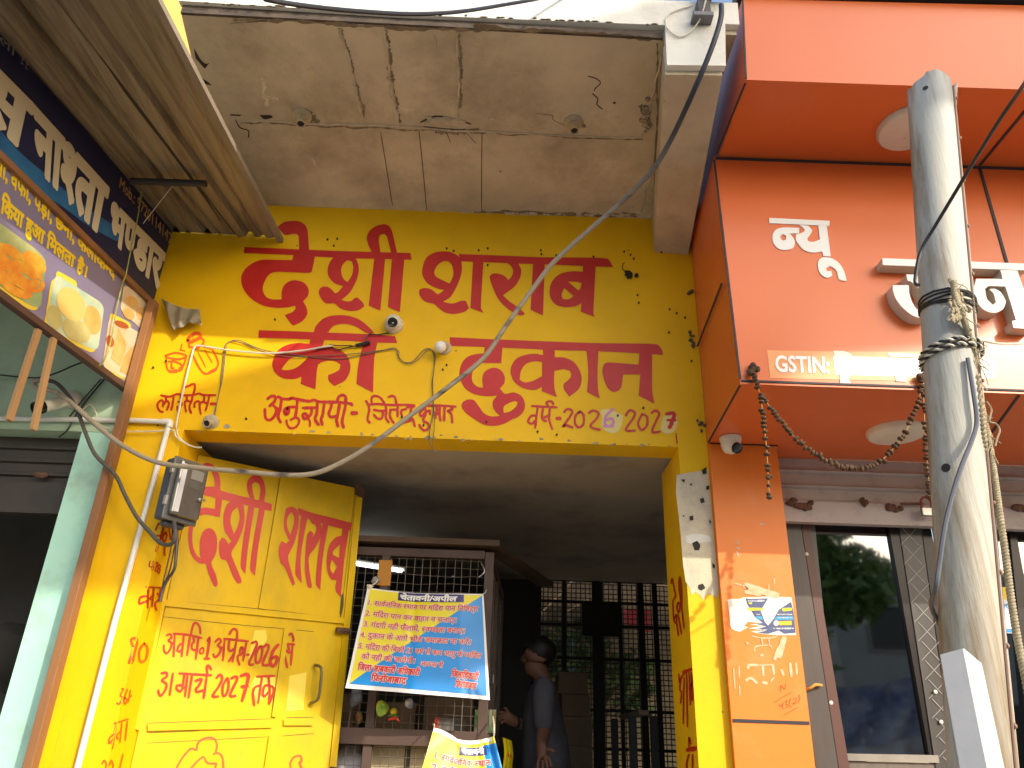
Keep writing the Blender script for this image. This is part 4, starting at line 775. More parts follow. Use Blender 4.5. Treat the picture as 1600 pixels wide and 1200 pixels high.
holder(SOF(472, 180), (.12, -.25, -1), 'empty bulb holder on the soffit nearest the tin roof', 1.05); holder(SOF(896, 190), (.05, -.2, -1), 'empty bulb holder on the soffit nearest the concrete beam', 1.0)
holder(Y(330, 660, -.002), (.03, -.9, -.45), 'empty bulb holder on the sign edge below the small left word', .9)
st = MB()
for q, k in ((SOF(480, 172, .0008), 11), (SOF(884, 196, .0008), 7)):
    pts = [q+np.array([.05*random.uniform(.5, 1.2)*math.cos(a), .035*random.uniform(.5, 1.3)*math.sin(a), 0]) for a in np.linspace(0, 6.28, 10)[:-1]]; st.add(pts, [tuple(range(9))])
for (x, y) in ((488, 187), (460, 184), (907, 201), (903, 196), (1028, 20)): pass

# rag hanging at the corner
zr6 = z6b; rg = MB(); NX, NY = 26, 18
tl, tr_, br_, bl_ = [np.array(p, float) for p in ((252, 466), (312, 483), (315, 508), (272, 513))]
for j in range(NY+1):
    for i in range(NX+1):
        u, v = i/NX, j/NY; p = (tl*(1-u)+tr_*u)*(1-v)+(bl_*(1-u)+br_*u)*v
        p = p+np.array([0, 5*math.sin(u*3.1)*(1-v) - (3.5*abs(math.sin(u*9))*v)+4*v*math.sin(u*6+1)]); o = .012+.028*math.sin(u*8+v*3)**2+.02*v
        rg.v.append(tuple(Y(p[0], p[1], -o)))
n = NX+1; rg.f = [(j*n+i, j*n+i+1, (j+1)*n+i+1, (j+1)*n+i) for j in range(NY) for i in range(NX)]; rg.mi = [0]*len(rg.f)
ro = obj('rag', rg, mat('grey_rag', (0.34, 0.29, 0.20), (0.26, 0.22, 0.15), 10, .95, .3, 60), None, True, label='crumpled grey rag stuck on the yellow wall beside the signboard', cat='rag'); md = ro.modifiers.new('t', 'SOLIDIFY'); md.thickness = .002

# electricity meter on the jamb
mt = thing('electric_meter', 'grey electricity meter with clear cover at the left of the doorway', 'meter', Y(288, 768, -.06))
mx = np.array([math.cos(R_(56)), math.sin(R_(56)), 0]); mn = np.array([mx[1], -mx[0], 0]); mc = Y(287, 768, -.07)
def mbox(mb, cx, cz, d0, hw, hh, hd): mb.obox(mc+mx*cx+np.array([0, 0, cz])+mn*d0, (mx, mn, (0, 0, 1)), (hw, hd, hh))
mb = MB(); mbox(mb, 0, 0, -.025, .080, .135, .030); mbox(mb, 0, -.145, -.03, .05, .014, .02); obj('meter_base', mb, GREYD, mt, bevel=.012)
mb = MB(); mbox(mb, 0, 0, .010, .083, .138, .005); obj('cover_rim', mb, mat('rim_grey', (.12, .12, .115), None, rough=.4), mt, bevel=.004)
mb = MB(); mbox(mb, .004, .004, .030, .070, .122, .015); obj('clear_cover', mb, mat('smoky_cover', (.10, .095, .085), (.14, .13, .115), 9, .1, coat=1), mt, bevel=.012)
mb = MB(); mbox(mb, -.045, .0, .0462, .011, .105, .0006); obj('label_strip', mb, mat('strip_white', (.68, .70, .74), None, rough=.15), mt)
mb = MB(); mbox(mb, .02, .07, .0462, .030, .022, .0006); obj('meter_label', mb, mat('label_grey', (.24, .23, .20), None, rough=.4), mt)
mb = MB(); mbox(mb, .012, .02, .0462, .024, .012, .0006); obj('display_window', mb, mat('display_dark', (.12, .13, .11), None, rough=.15), mt)
mb = MB(); mbox(mb, -.083, .08, .012, .006, .02, .009); mbox(mb, -.083, -.06, .012, .006, .02, .009); obj('cover_clip', mb, mat('clip_grey', (.35, .34, .31), None, rough=.4), mt, bevel=.002)
mb = MB(); mb.ball(mc+mx*.05+mn*.05+np.array([0, 0, -.03]), .011, 10, 6); mb.tube([mc+mx*.05+mn*.05+np.array([0, 0, -.03]), mc+mx*.075+mn*.055+np.array([0, 0, -.028])], .005, 6); obj('seal', mb, STEEL, mt, True)
mb = MB()
for k, pts in enumerate([[(276,815),(277,840),(275,870),(272,890),(262,905),(255,920),(250,940)], [(270,815),(268,850),(262,880),(256,905),(252,930)], [(280,815),(272,860),(264,895),(254,915)]]): mb.tube([Y(x, y, -.03+.02*k) for x, y in pts], (.006, .003, .003)[k], 6)
obj('meter_lead', mb, BLK, None, True, label='black supply leads dropping from the bottom of the electricity meter', cat='cable')

# ================================================================== ORANGE SHOP
org = thing('orange_shop', 'orange clad shop front with white lettering, a rolled shutter and dark glass doors', 'shop', (2.0, -0.3, 0))
mb = MB(); mb.hexa([(.866,-.672,2.759),(3.4,-.672,2.759),(3.4,-.03,2.759),(.899,-.03,2.759)], [(.852,-.672,3.862),(3.4,-.672,3.862),(3.4,-.03,3.862),(.899,-.03,3.862)]); lfas = obj('lower_fascia', mb, ORG, org)
mb = MB(); mb.hexa([(.867,-1.106,3.863),(3.4,-1.106,3.863),(3.4,-.03,3.863),(.885,-.03,3.863)], [(.897,-1.106,4.318),(3.4,-1.106,4.36),(3.4,-.03,4.36),(.897,-.03,4.318)]); ufas = obj('upper_fascia', mb, ORG, org)
mb = MB(); mb.box((.89,-1.16,4.362), (3.4, 0, 4.42)); obj('roof_edge', mb, mat('dark_roof_edge', (.05, .045, .045), None, rough=.6), org)
mb = MB(); mb.box((.9055,-.03,.2), (1.213,.30,2.758)); opil = obj('pillar', mb, ORGP, org)
mb = MB(); mb.box((.9055, -.029, 2.76), (3.4, .385, 4.36)); obj('upper_wall', mb, ORG, org)
OF = Frame((0, -.672, 0), (0, -1, 0)); OU = Frame((0, -1.106, 0), (0, -1, 0)); OPF = Frame((0, -.03, 0), (0, -1, 0))
# open joints between the cladding panels
jt = MB()
def strip(a, b, wv, h=.004, nv=(0, -1, 0)):
    a, b, wv, nv = [np.asarray(v, float) for v in (a, b, wv, nv)]; jt.hexa([a-wv, b-wv, b+wv, a+wv], [a-wv+nv*h, b-wv+nv*h, b+wv+nv*h, a+wv+nv*h])
strip((.86,-.672,3.853),(3.4,-.672,3.853),(0,0,.006)); strip((2.02,-.672,2.775),(2.02,-.672,3.845),(.006,0,0)); strip((.87,-.672,2.772),(3.4,-.672,2.772),(0,0,.004))
strip((2.02,-.68,3.862),(2.02,-1.10,3.862),(.006,0,0),.003,(0,0,-1)); strip((1.93,-.66,2.758),(2.12,-.04,2.758),(.005,0,0),.003,(0,0,-1))
strip((.8665,-.672,2.78),(.8525,-.672,3.845),(.004,0,0)); strip((.868,-1.106,3.866),(.897,-1.106,4.31),(.0035,0,0))
strip((.868,-.66,2.760),(.898,-.05,2.760),(.004,0,0),.003,(0,0,-1)); strip((.87,-1.09,3.8635),(.86,-.69,3.8635),(.004,0,0),.003,(0,0,-1))
strip((.857,-.60,3.25),(.886,-.05,3.25),(0,0,.004),.006,(-1,0,0)); strip((.9045,-.045,2.757),(1.213,-.045,2.757),(0,.004,0),.003,(0,0,-1))
strip((.91,-.03,1.605),(1.21,-.03,1.605),(0,0,.006),.003)
obj('panel_joint', jt, GAP, org)
for (x, y, z, r, lb) in ((1420, 200, 3.863, .125, 'lamp under the upper ledge'), (1400, 675, 2.759, .12, 'lamp under the lower ledge')):
    c = Zp(x, y, z-.006); mb = MB(); mb.lathe(c+np.array([0, 0, .006]), (0, 0, -1), [(r, 0), (r, .012), (r*.93, .024), (r*.5, .030), (.002, .031)], 36); obj('soffit_lamp', mb, LAMPW, org, True, label='round white '+lb)
zo = ZM(1100, 300, 3.2)
nyu = [[(325,132),(627,147),(625,172),(325,158)], [[(474,182),(474,210),(425,210),(440,225),(452,250),(445,280),(410,292),(370,285),(345,255),(343,215),(360,190),(395,180)], [(395,213),(382,222),(382,236),(395,246),(408,240),(410,222)]],
 [(478,168),(520,173),(540,195),(530,215),(515,235),(520,248),(545,252),(578,240),(570,170),(612,172),(632,325),(595,322),(590,300),(540,305),(495,290),(460,245),(458,215),(480,210),(500,200),(500,188)],
 [(570,350),(590,330),(630,332),(670,355),(697,395),(712,447),(675,440),(660,395),(630,374),(608,382),(612,398),(635,398),(640,420),(615,432),(585,415),(570,385)]]
for s_ in nyu: paint_shapes('letter', OF, [s_], LETW, org, zo, off=.004, back=(0, .004, 0))
z3 = ZM(1340, 380, 6)
jan = [[(175,212),(1500,262),(1512,325),(180,275)],
 [(1265,322),(1420,326),(1570,765),(1575,868),(1385,855),(1370,795),(1410,790),(1310,475),(1155,470),(1122,495),(1140,590),(1195,645),(1222,620),(1200,540),(1160,500),(1210,495),(1270,530),(1315,610),(1290,680),(1210,718),(1110,690),(1040,600),(1020,500),(1040,402),(1283,404)],
 [(270,462),(418,462),(425,540),(450,620),(490,685),(520,680),(540,620),(530,540),(490,470),(430,425),(410,425),(395,362),(560,368),(640,400),(680,450),(700,560),(680,700),(600,760),(480,755),(370,680),(300,590),(272,510)],
 [(700,295),(810,300),(850,800),(740,800)]]
def letter3(name, out):
    q = smooth_loop(z3(out), ang=48); f = [OF(*p, .055) for p in q]; n = len(f); o = obj(name, MB().poly3([f]), LETW, org, fixn=False)
    mb = MB(); b = [p+np.array([0, .0545, 0]) for p in f]; mb.add(f+b, [(i, (i+1) % n, n+(i+1) % n, n+i) for i in range(n)]); obj('letter_side', mb, LETS, o)
for s_ in jan: letter3('raised_letter', s_)
# the tax number strip, mostly taped over
paint_shapes('sticker', OF, [zo([(315,792),(640,798),(1190,800),(1460,848),(1465,940),(1300,950),(640,938),(330,930)])], mat('sticker_orange', (.80, .34, .12), (.76, .30, .10), 8, .4), org, off=.0012, sm=False)
mb = MB(); text_mesh(mb, 'GSTIN:', quad_fn(OF, zo([(350,828)])[0], zo([(625,836)])[0], zo([(628,906)])[0], zo([(356,898)])[0]), .03, .003); obj('lettering', mb, LETW, org, fixn=False)
paint_shapes('white_tape', OF, [zo([(645,820),(800,826),(1200,838),(1460,848),(1452,935),(1200,925),(900,922),(655,915)])], mat('tape_white', (.74, .76, .70), (.68, .70, .64), 10, .35), org, off=.0022, sm=False)
paint_shapes('clear_tape', OF, [zo([(645,795),(700,797),(735,812),(738,915),(720,935),(735,960),(700,968),(680,960),(678,920)]), zo([(915,805),(1000,806),(1080,815),(1080,830),(925,824)]), zo([(950,905),(1010,908),(1012,950),(958,948)]), zo([(1390,835),(1440,840),(1470,880),(1440,925),(1400,930)])], mat('clear_tape', (.78, .52, .42), (.80, .62, .55), 14, .25), org, off=.0028, sm=False)
# orange pillar: torn paper, glue marks, handwriting
zp = ZM(1100, 880, 4.8)
pp = thing('torn_notice', 'half torn navy and white paper notice on the orange pillar', 'notice', OPF(1190, 965))
paint_shapes('paper', OPF, [zp([(175,275),(200,268),(260,268),(300,255),(380,255),(480,248),(655,256),(660,275),(672,380),(690,540),(560,540),(480,535),(395,525),(350,512),(440,500),(330,490),(430,470),(340,462),(420,450),(330,440),(300,470),(330,480),(270,515),(230,505),(205,490),(195,460),(188,370)])], mat('torn_paper', (.80, .76, .66), (.74, .70, .60), 14, .8), pp, off=.001, sm=False)
paint_shapes('printed_area', OPF, [zp([(310,262),(345,268),(480,264),(440,330),(425,360),(455,440),(480,468),(520,420),(560,350),(650,290),(655,300),(672,380),(686,522),(600,530),(560,505),(480,530),(400,522),(470,505),(405,490),(465,475),(390,455),(440,448),(380,400),(350,350),(325,310)])], mat('notice_navy', (.06, .08, .20), (.10, .12, .24), 20, .6), pp, off=.0018, sm=False)
paint_shapes('printed_stripe', OPF, [zp([(385,398),(432,398),(440,424),(395,420)]), zp([(545,400),(668,398),(670,424),(520,426)])], mat('notice_cyan', (.05, .35, .62), None, rough=.6), pp, off=.0024, sm=False)
paint_strokes('printed_words', OPF, [([(330,345),(435,345)],4.5), ([(590,350),(650,345)],5), ([(340,300),(355,302)],3)], 4.5, mat('notice_yellow', (.80, .66, .03), None, rough=.6), pp, zp, .0026)
paint_strokes('printed_words', OPF, [([(330,285),(450,282)],3), ([(390,385),(420,385)],2), ([(550,385),(660,385)],2.2), ([(520,490),(670,490)],2.6), ([(400,505),(470,498)],1.6), ([(550,410),(660,410)],1.5)], 2.5, mat('notice_white', (.72, .72, .72), (.12, .14, .25), 160, .6), pp, zp, .003)
paint_shapes('printed_badge', OPF, [ell(*zp([(540,450)])[0], 4.5, 4.5, 0)], mat('notice_grey', (.55, .55, .58), None, rough=.6), pp, off=.003); paint_shapes('printed_badge', OPF, [zp([(560,435),(655,432),(658,465),(562,466)])], mat('notice_amber', (.78, .48, .03), None, rough=.6), pp, off=.003, sm=False)
paint_strokes('glue_mark', OPF, [[(360,545),(420,560),(500,560),(550,545)],[(380,660),(390,625),(490,615),(510,640)],([(330,790),(340,765),(400,765)],4),[(400,765),(520,762)],([(440,770),(445,840)],4),([(515,765),(525,830)],4),([(580,800),(595,840)],4),([(645,750),(655,850)],4),([(690,750),(695,830)],3),([(315,880),(350,862),(395,900)],4),([(440,895),(470,900)],5),[(500,885),(525,855)],[(220,790),(232,940)],[(262,770),(262,860)],[(265,920),(268,990)],([(425,690),(440,690)],4),([(310,180),(330,175),(450,215),(550,240)],10),([(310,215),(420,235)],6),[(230,152),(280,165)],[(525,115),(525,160)],[(485,160),(485,200)],([(600,560),(560,700)],9),([(560,640),(530,720)],6),([(430,560),(438,610)],2),([(485,560),(490,620)],2),([(320,600),(326,602)],4)], 1.8, mat('glue_pale', (.82, .40, .20), (.80, .52, .34), 40, .6), opil, zp, .0012)
paint_strokes('scrawl', OPF, [[(560,950),(563,953)],[(575,965),(575,915),(605,945),(610,905)],[(525,1045),(655,965)],[(560,1055),(575,1075),(590,1050)],[(592,1045),(588,1100)],[(600,1040),(625,1030),(612,1055),(630,1065),(610,1090)],[(650,1010),(640,1060),(655,1080)],[(665,1020),(690,1010),(690,1030),(665,1055),(700,1045)],[(710,985),(718,1010),(705,1045)],[(590,1145),(705,1080)]], .8, mat('pen_brown', (.30, .07, .01), None, rough=.7), opil, zp, .0022)
paint_strokes('scratch', OPF, [[(1150,845),(1153,850)],[(1151,862),(1154,868)],[(1150,855),(1155,858)],[(1187,819),(1194,819)]], 2, mat('scratch_pale', (.6, .5, .42), None, rough=.8), opil, zi, .0012)
dc2 = thing('dome_camera', 'cream dome security camera under the ledge at the top of the orange pillar', 'camera', Zp(1142, 690, 2.757))
c = Zp(1141, 684, 2.757); mb = MB(); mb.lathe(c, (0, 0, -1), [(.048, 0), (.048, .012), (.044, .022)]); mb.lathe(c, (0, 0, -1), [(.044, .02), (.042, .045), (.032, .065), (.012, .074), (.001, .075)]); obj('housing', mb, PLW, dc2, True)
mb = MB(); ld = np.array([.35, -.6, -.6]); ld /= np.linalg.norm(ld); mb.lathe(c+np.array([0, 0, -.03]), ld, [(.026, .026), (.024, .052), (.018, .054)]); obj('lens', mb, GLS, dc2, True)

# rolled shutter
sm_ = MB(); zc = 2.758; prof = []
while zc > 2.57: prof += [(.12, zc), (.12, zc-.050), (.106, zc-.055), (.100, zc-.064), (.108, zc-.070)]; zc -= .074
prof.append((.12, 2.545))
for (y0, z0), (y1, z1) in zip(prof[:-1], prof[1:]): sm_.add([(1.2135, y0, z0), (3.4, y0, z0), (3.4, y1, z1), (1.2135, y1, z1)], [(0, 1, 2, 3)])
shr = obj('shutter', sm_, SHUTR, org, fixn=False)
mb = MB(); mb.box((1.214, .100, 2.452), (3.4, .124, 2.546)); mb.box((1.214, .085, 2.443), (3.4, .128, 2.4515)); obj('bottom_rail', mb, SHUTR, shr, bevel=.002)
for k, (px, py, sx) in enumerate(((1243, 787, .045), (1262, 790, .03), (1394, 792, .035), (1349, 785, .018), (1590, 793, .04))):
    mb = MB(); rnd = random.Random(k); c = Y(px, py, .095)
    for q in range(7): mb.ball(c+np.array([rnd.gauss(0, sx*.45), 0, rnd.gauss(0, .010)]), (sx*.45, .012, .013), 8, 5)
    obj('shutter_hasp', mb, RUST, shr, True)
lk = thing('padlock', 'steel and red padlock hanging from the shutter rail beside the pole', 'padlock', Y(1447, 798, .06))
mb = MB(); mb.obox(Y(1449, 800, .06), ((1, 0, 0), (0, 1, 0), (0, 0, 1)), (.028, .010, .020)); obj('lock_body', mb, STEEL, lk, bevel=.004)
mb = MB(); mb.tube([Y(1441, 797, .06), Y(1439, 782, .06), Y(1446, 777, .06), Y(1454, 783, .06), Y(1456, 797, .06)], .005, 8); obj('shackle', mb, mat('shackle_red', (.25, .03, .025), None, rough=.5), lk, True)
mb = MB(); mb.tube([Y(1408, 787, .08), Y(1442, 787, .08)], .006, 8); obj('hasp_rod', mb, RUST, lk, True)

# glass doors
FRM = mat('grey_laminate', (.085, .075, .07), (.055, .05, .046), 6, .35, .1, 30, stretch=(1, 1, .12)); FRD = mat('dark_aluminium', (.022, .018, .018), None, rough=.3, metal=.3)
MIR = mat('tinted_glass', (.23, .235, .235), None, rough=.03, metal=1.0)
def pxpoly(mb, pts, yd, th): f = Frame((0, yd, 0), (0, -1, 0)); mb.poly3([[f(*p) for p in pts]], (0, th, 0))
def door_part(name, pts, yd, th, m_, par, bev=.003):
    mb = MB(); pxpoly(mb, pts, yd, th); return obj(name, mb, m_, par, bevel=bev)
gd = thing('glass_door', 'tall dark tinted glass door in a grey frame under the shutter', 'door', Y(1360, 1000, .2))
door_part('jamb', [(1224, 806), (1249, 806), (1330, 1330), (1292, 1330)], .15, .08, FRM, gd)
door_part('jamb_post', [(1250, 806), (1262, 806), (1349, 1330), (1331, 1330)], .155, .06, mat('maroon_post', (.10, .045, .035), None, rough=.4), gd)
door_part('stile', [(1263, 806), (1272, 806), (1309, 1176), (1298, 1176)], .16, .05, FRM, gd)
door_part('glass', [(1271, 800), (1394, 800), (1466, 1180), (1308, 1180)], .19, .006, MIR, gd, 0)
door_part('stile', [(1385, 800), (1402, 800), (1470, 1180), (1452, 1180)], .17, .04, FRD, gd)
door_part('bottom_rail', [(1298, 1177), (1466, 1180), (1468, 1192), (1300, 1188)], .158, .05, mat('ribbed_rail', (.30, .27, .23), (.22, .20, .17), 8, .4), gd)
door_part('kick_panel', [(1300, 1189), (1469, 1193), (1500, 1330), (1325, 1330)], .17, .03, mat('brown_laminate', (.16, .12, .10), (.11, .085, .07), 6, .5, stretch=(6, 6, .4)), gd)
lt = door_part('carved_stile', [(1402, 804), (1436, 804), (1508, 1330), (1470, 1250)], .165, .05, FRM, gd)
DF = Frame((0, .165, 0), (0, -1, 0)); dl = []
for k in range(13):
    y = 822+k*30; x0 = 1404+(y-806)*.182; dl += [[(x0, y), (x0+14, y+15)], [(x0+14, y+15), (x0+28, y)], [(x0, y+30), (x0+14, y+15)], [(x0+14, y+15), (x0+28, y+30)]]
paint_strokes('carved_lattice', DF, dl, .9, mat('lattice_pale', (.36, .34, .32), None, rough=.4), gd, zi, .0012)
door_part('dark_gap', [(1437, 800), (1450, 800), (1545, 1330), (1509, 1330)], .175, .03, FRD, gd)
mb = MB(); mb.tube([Y(1258, 1077, .14), Y(1266, 1075, .12), Y(1274, 1070, .12), Y(1284, 1071, .14)], .006, 8); obj('door_tie', mb, mat('ochre_tie', (.50, .28, .06), None, rough=.8), gd, True)
mb = MB()
for (x, y) in ((1461, 1081), (1470, 1128), (1298, 1098), (1260, 866)): mb.lathe(Y(x, y, .160), (0, -1, 0), [(.008, 0), (.008, .005), (.004, .007)], 12)
obj('screw_cap', mb, PLW, gd, True)
g2 = thing('glass_door', 'second tinted glass door at the right edge behind the pole', 'door', Y(1560, 1000, .2))
door_part('glass', [(1452, 800), (1760, 806), (1900, 1330), (1548, 1330)], .20, .006, MIR, g2, 0)
door_part('stile', [(1500, 806), (1514, 806), (1610, 1330), (1590, 1330)], .17, .03, FRD, g2); door_part('stile', [(1575, 806), (1583, 806), (1600, 900), (1640, 1330), (1630, 1330)], .17, .03, FRD, g2)
pt = thing('payment_card', 'small white and blue payment card with yellow top on the far right glass door', 'card', Y(1578, 950, .165)); CF = Frame((0, .166, 0), (0, -1, 0))
paint_shapes('card_sheet', CF, [[(1548, 917), (1578, 918), (1592, 990), (1562, 989)]], mat('card_white', (.74, .75, .76), None, rough=.4), pt, off=.002, sm=False); paint_shapes('card_top', CF, [[(1548, 917), (1578, 918), (1582, 937), (1552, 936)]], YLET, pt, off=.003, sm=False); paint_shapes('card_foot', CF, [[(1560, 982), (1590, 983), (1592, 989), (1562, 988)]], mat('card_blue', (.02, .25, .65), None, rough=.4), pt, off=.003, sm=False)
mb = MB(); text_mesh(mb, 'Paytm', quad_fn(CF, (1554, 942), (1582, 943), (1584, 951), (1556, 950)), .02, .0035); obj('lettering', mb, mat('card_blue', None), pt, fixn=False)

# dried marigold string under the fascia
gr = thing('dried_garland', 'dried brown flower bead garland looped under the orange ledge', 'garland', Y(1310, 650, -.70))
zg = ZM(1100, 560, 3.2); beads = MB(); strg = MB(); rnd = random.Random(9)
for pts, n_, yd in (([(235,40),(255,100),(280,180),(292,260),(303,360),(315,480),(320,600),(328,695)], 32, -.69), ([(290,185),(335,250),(380,310),(440,380),(520,455),(610,510),(690,540),(755,550),(850,535),(950,450),(1020,345),(1070,230),(1090,100)], 66, -.69), ([(1092,90),(1098,200),(1105,350),(1112,480),(1125,620),(1130,690)], 34, -.685)):
    L = smooth_line(zg(pts), 30); P3 = [Y(p[0], p[1], yd) for p in L]; strg.tube(P3[::4]+[P3[-1]], .0016, 5, False); T = np.linspace(0, len(P3)-1, n_)
    for t in T:
        if rnd.random() < .07: continue
        c = P3[int(t)]+np.array([rnd.gauss(0, .002), rnd.gauss(0, .002), rnd.gauss(0, .003)]); s_ = rnd.uniform(.75, 1.25); d_ = P3[min(int(t)+1, len(P3)-1)]-P3[max(int(t)-1, 0)]
        beads.lathe(c-d_/np.linalg.norm(d_)*.006, d_, [(.003, 0), (.0095*s_, .003), (.011*s_, .008), (.007*s_, .013), (.003, .014)], 9)
obj('string', strg, mat('string_tan', (.45, .28, .10), None, rough=.8), gr, True); obj('dried_flowers', beads, mat('dried_flower', (.05, .026, .015), (.14, .075, .035), 60, .9, .5, 120), gr, True)
mb = MB()
for k in range(5): mb.ball(Y(1174+rnd.gauss(0, 3), 577+rnd.gauss(0, 4), -.69), .013, 8, 5)
for k in range(4): mb.ball(Y(1440+rnd.gauss(0, 3), 592+rnd.gauss(0, 4), -.69), .013, 8, 5)
obj('knot', mb, mat('dried_flower', None), gr, True)

# ================================================================== POLE
pole = thing('utility_pole', 'leaning white painted steel pole with a torn top and rust stains', 'pole', (.81, -1.5, 0))
PA = np.array([1.05-.142*1.674, -1.5, 0]); PD = np.array([.142, 0, 1.0]); PD /= np.linalg.norm(PD); PX = np.cross((0, 1.0, 0), PD); PY_ = np.array([0, 1.0, 0]); PR = .0665
def ppt(z, a, r=PR): L_ = z/PD[2]; return PA+PD*L_+r*(math.cos(a)*PX+math.sin(a)*PY_)
mb = MB(); NA = 40; zs_ = list(np.linspace(0, 3.33, 24)); rnd = random.Random(3); V = []
for z in zs_:
    for k in range(NA): V.append(ppt(z, 2*math.pi*k/NA))
for k in range(NA):
    a = 2*math.pi*k/NA; zt = 3.425+.012*math.sin(a*3+1)+rnd.uniform(-.006, .006)
    if 5.2 < a < 5.6: zt -= .035
    V.append(ppt(zt, a, PR*(1.0 if not 5.6 < a < 6.28 else 1.12)))
n = NA; f = [(i*n+k, i*n+(k+1) % n, (i+1)*n+(k+1) % n, (i+1)*n+k) for i in range(len(zs_)) for k in range(n)]
mb.add(V, f); po = obj('pole_tube', mb, POLE, pole, True, fixn=False); md = po.modifiers.new('t', 'SOLIDIFY'); md.thickness = .005; md.offset = -1
def ang_px(px, z):
    best = None
    for a in np.linspace(math.pi, 2*math.pi, 200):
        q = ppt(z, a)-CAMP; x = 800+F*(q@RGT)/(q@FWD)
        if best is None or abs(x-px) < best[0]: best = (abs(x-px), a)
    return best[1]
mb = MB()
for z0, z1 in ((3.44, 3.46),): pass
c = ppt(3.37, 4.0); mb.lathe(c, c-(PA+PD*(3.37/PD[2])), [(.008, -.004), (.008, .0012), (.001, .0013)], 12); c = ppt(2.13, 3.75); mb.lathe(c, c-(PA+PD*(2.13/PD[2])), [(.011, -.004), (.011, .0012), (.001, .0013)], 14)
obj('bolt_hole', mb, CRACK, pole)
mb = MB(); mb.tube([ppt(z, 5.35-.06*(3.5-z), PR+.002) for z in np.linspace(.3, 3.39, 24)], .003, 6)
for z in np.linspace(.6, 3.35, 18): mb.ball(ppt(z, 5.55-.06*(3.5-z), PR+.001), .006, 7, 5)
obj('weld_seam', mb, mat('seam_rust', (.26, .16, .12), None, rough=.7), pole, True)
wr = MB(); rnd = random.Random(5)
for k in range(5):
    z0 = 2.60+.007*k; wr.tube([ppt(z0+.006*math.sin(a+k)+rnd.uniform(-.002, .002), a, PR+.003) for a in np.linspace(0, 2*math.pi, 26)], .0025, 5, False)
obj('binding_wire', wr, BLK, pole, True)
def twist(name, centre, r, r1, turns, mats2, par, N_=220, **kw):
    out = []
    for ph, m_ in zip((0, math.pi), mats2):
        mb = MB(); pts = []
        T = np.linspace(0, 1, N_); C_ = [np.asarray(centre(t)) for t in T]
        for i, t in enumerate(T):
            d = C_[min(i+1, N_-1)]-C_[max(i-1, 0)]; d /= np.linalg.norm(d)+1e-12; a = np.cross(d, (0, 1.0, .2)); a /= np.linalg.norm(a)+1e-12; b = np.cross(d, a); w_ = 2*math.pi*turns*t+ph
            pts.append(C_[i]+r*(math.cos(w_)*a+math.sin(w_)*b))
        mb.tube(pts, r1, 6, False); out.append(mb)
    return out
for z0, dz in ((2.475, .0), (2.450, .012)):
    for mb_, m_ in zip(twist('', lambda t: ppt(z0+.014*math.cos(t*6.283+.5)+dz*t, t*2*math.pi, PR+.006), .0032, .0034, 16, (0, 0), None), (BLK, WCAB)): obj('twisted_flex', mb_, m_, pole, True)
rz = ZM(1440, 560, 6)
def polyl(pts): 
    L = smooth_line(pts, 12)
    def fn(t): i = t*(len(L)-1); k = min(int(i), len(L)-2); return L[k]+(L[k+1]-L[k])*(i-k)
    return fn
rp_ = [Y(x, y, o) for x, y, o in [(1490,440,-1.585),(1494,470,-1.59),(1508,505,-1.58),(1520,545,-1.56),(1527,590,-1.55),(1535,640,-1.55),(1545,690,-1.55),(1553,740,-1.55),(1560,790,-1.55),(1570,860,-1.55),(1579,930,-1.55),(1590,1000,-1.55),(1606,1080,-1.55),(1625,1200,-1.5),(1660,1400,-1.4)]]
A = twist('', polyl(rp_), .0042, .0046, 95, (0, 0), None, 900); m2 = MB(); m2.add(A[0].v, A[0].f); m2.add(A[1].v, A[1].f)
rp2 = [Y(x, y, o) for x, y, o in [(1527,585,-1.56),(1533,640,-1.56),(1537,680,-1.56),(1540,720,-1.55),(1541,760,-1.55),(1547,800,-1.55)]]
A = twist('', polyl(rp2), .004, .0035, 14, (0, 0), None, 260); m2.add(A[0].v, A[0].f); m2.add(A[1].v, A[1].f)
for k in range(26):
    q = polyl(rp_)(random.uniform(0, .42)); e = q+np.array([random.gauss(.02, .02), -.01, random.gauss(-.05, .03)]); m2.tube([q, (q+e)/2+np.array([random.gauss(0, .012), 0, 0]), e], .0013, 4)
m2.tube([Y(x, y, -1.56) for x, y in [(1541,627),(1549,640),(1546,658),(1556,662),(1562,672),(1558,685),(1555,697)]], .0022, 5); m2.tube([Y(x, y, -1.56) for x, y in [(1484,436),(1489,456),(1484,470),(1492,486)]], .006, 6)
for k in range(40): q = Y(1492+random.gauss(0, 5)+random.random()*8, 455+random.random()*45, -1.59); m2.ball(q, (random.uniform(.004, .009), .006, random.uniform(.006, .014)), 6, 4)
obj('jute_rope', m2, ROPE, None, True, label='frayed jute rope knotted on the pole and hanging down its right side', cat='rope')
mb = MB(); mb.tube([Y(x, y, o) for x, y, o in [(2300,-800,-2.8),(1900,-280,-2.6),(1740,-70,-2.45),(1640,70,-2.3),(1600,132,-2.1),(1560,190,-1.95),(1520,255,-1.8),(1490,305,-1.70),(1460,355,-1.63),(1442,385,-1.60),(1434,410,-1.59),(1430,440,-1.58),(1436,446,-1.585)]], .0048, 7)
obj('black_wire', mb, BLK, None, True, label='black wire slanting down from the upper right to the bound pole', cat='wire')
mb = MB(); mb.tube([Y(x, y, o) for x, y, o in [(1512,560,-1.575),(1522,620,-1.58),(1526,660,-1.58),(1518,690,-1.585),(1502,730,-1.59),(1488,775,-1.59),(1476,825,-1.59),(1468,880,-1.585),(1462,920,-1.575),(1455,945,-1.5),(1468,975,-1.45),(1490,1000,-1.42)]], .0055, 7)
obj('grey_wire', mb, mat('grey_sheath', (.10, .105, .13), None, rough=.5), None, True, label='grey wire wandering down across the middle of the leaning pole', cat='wire')
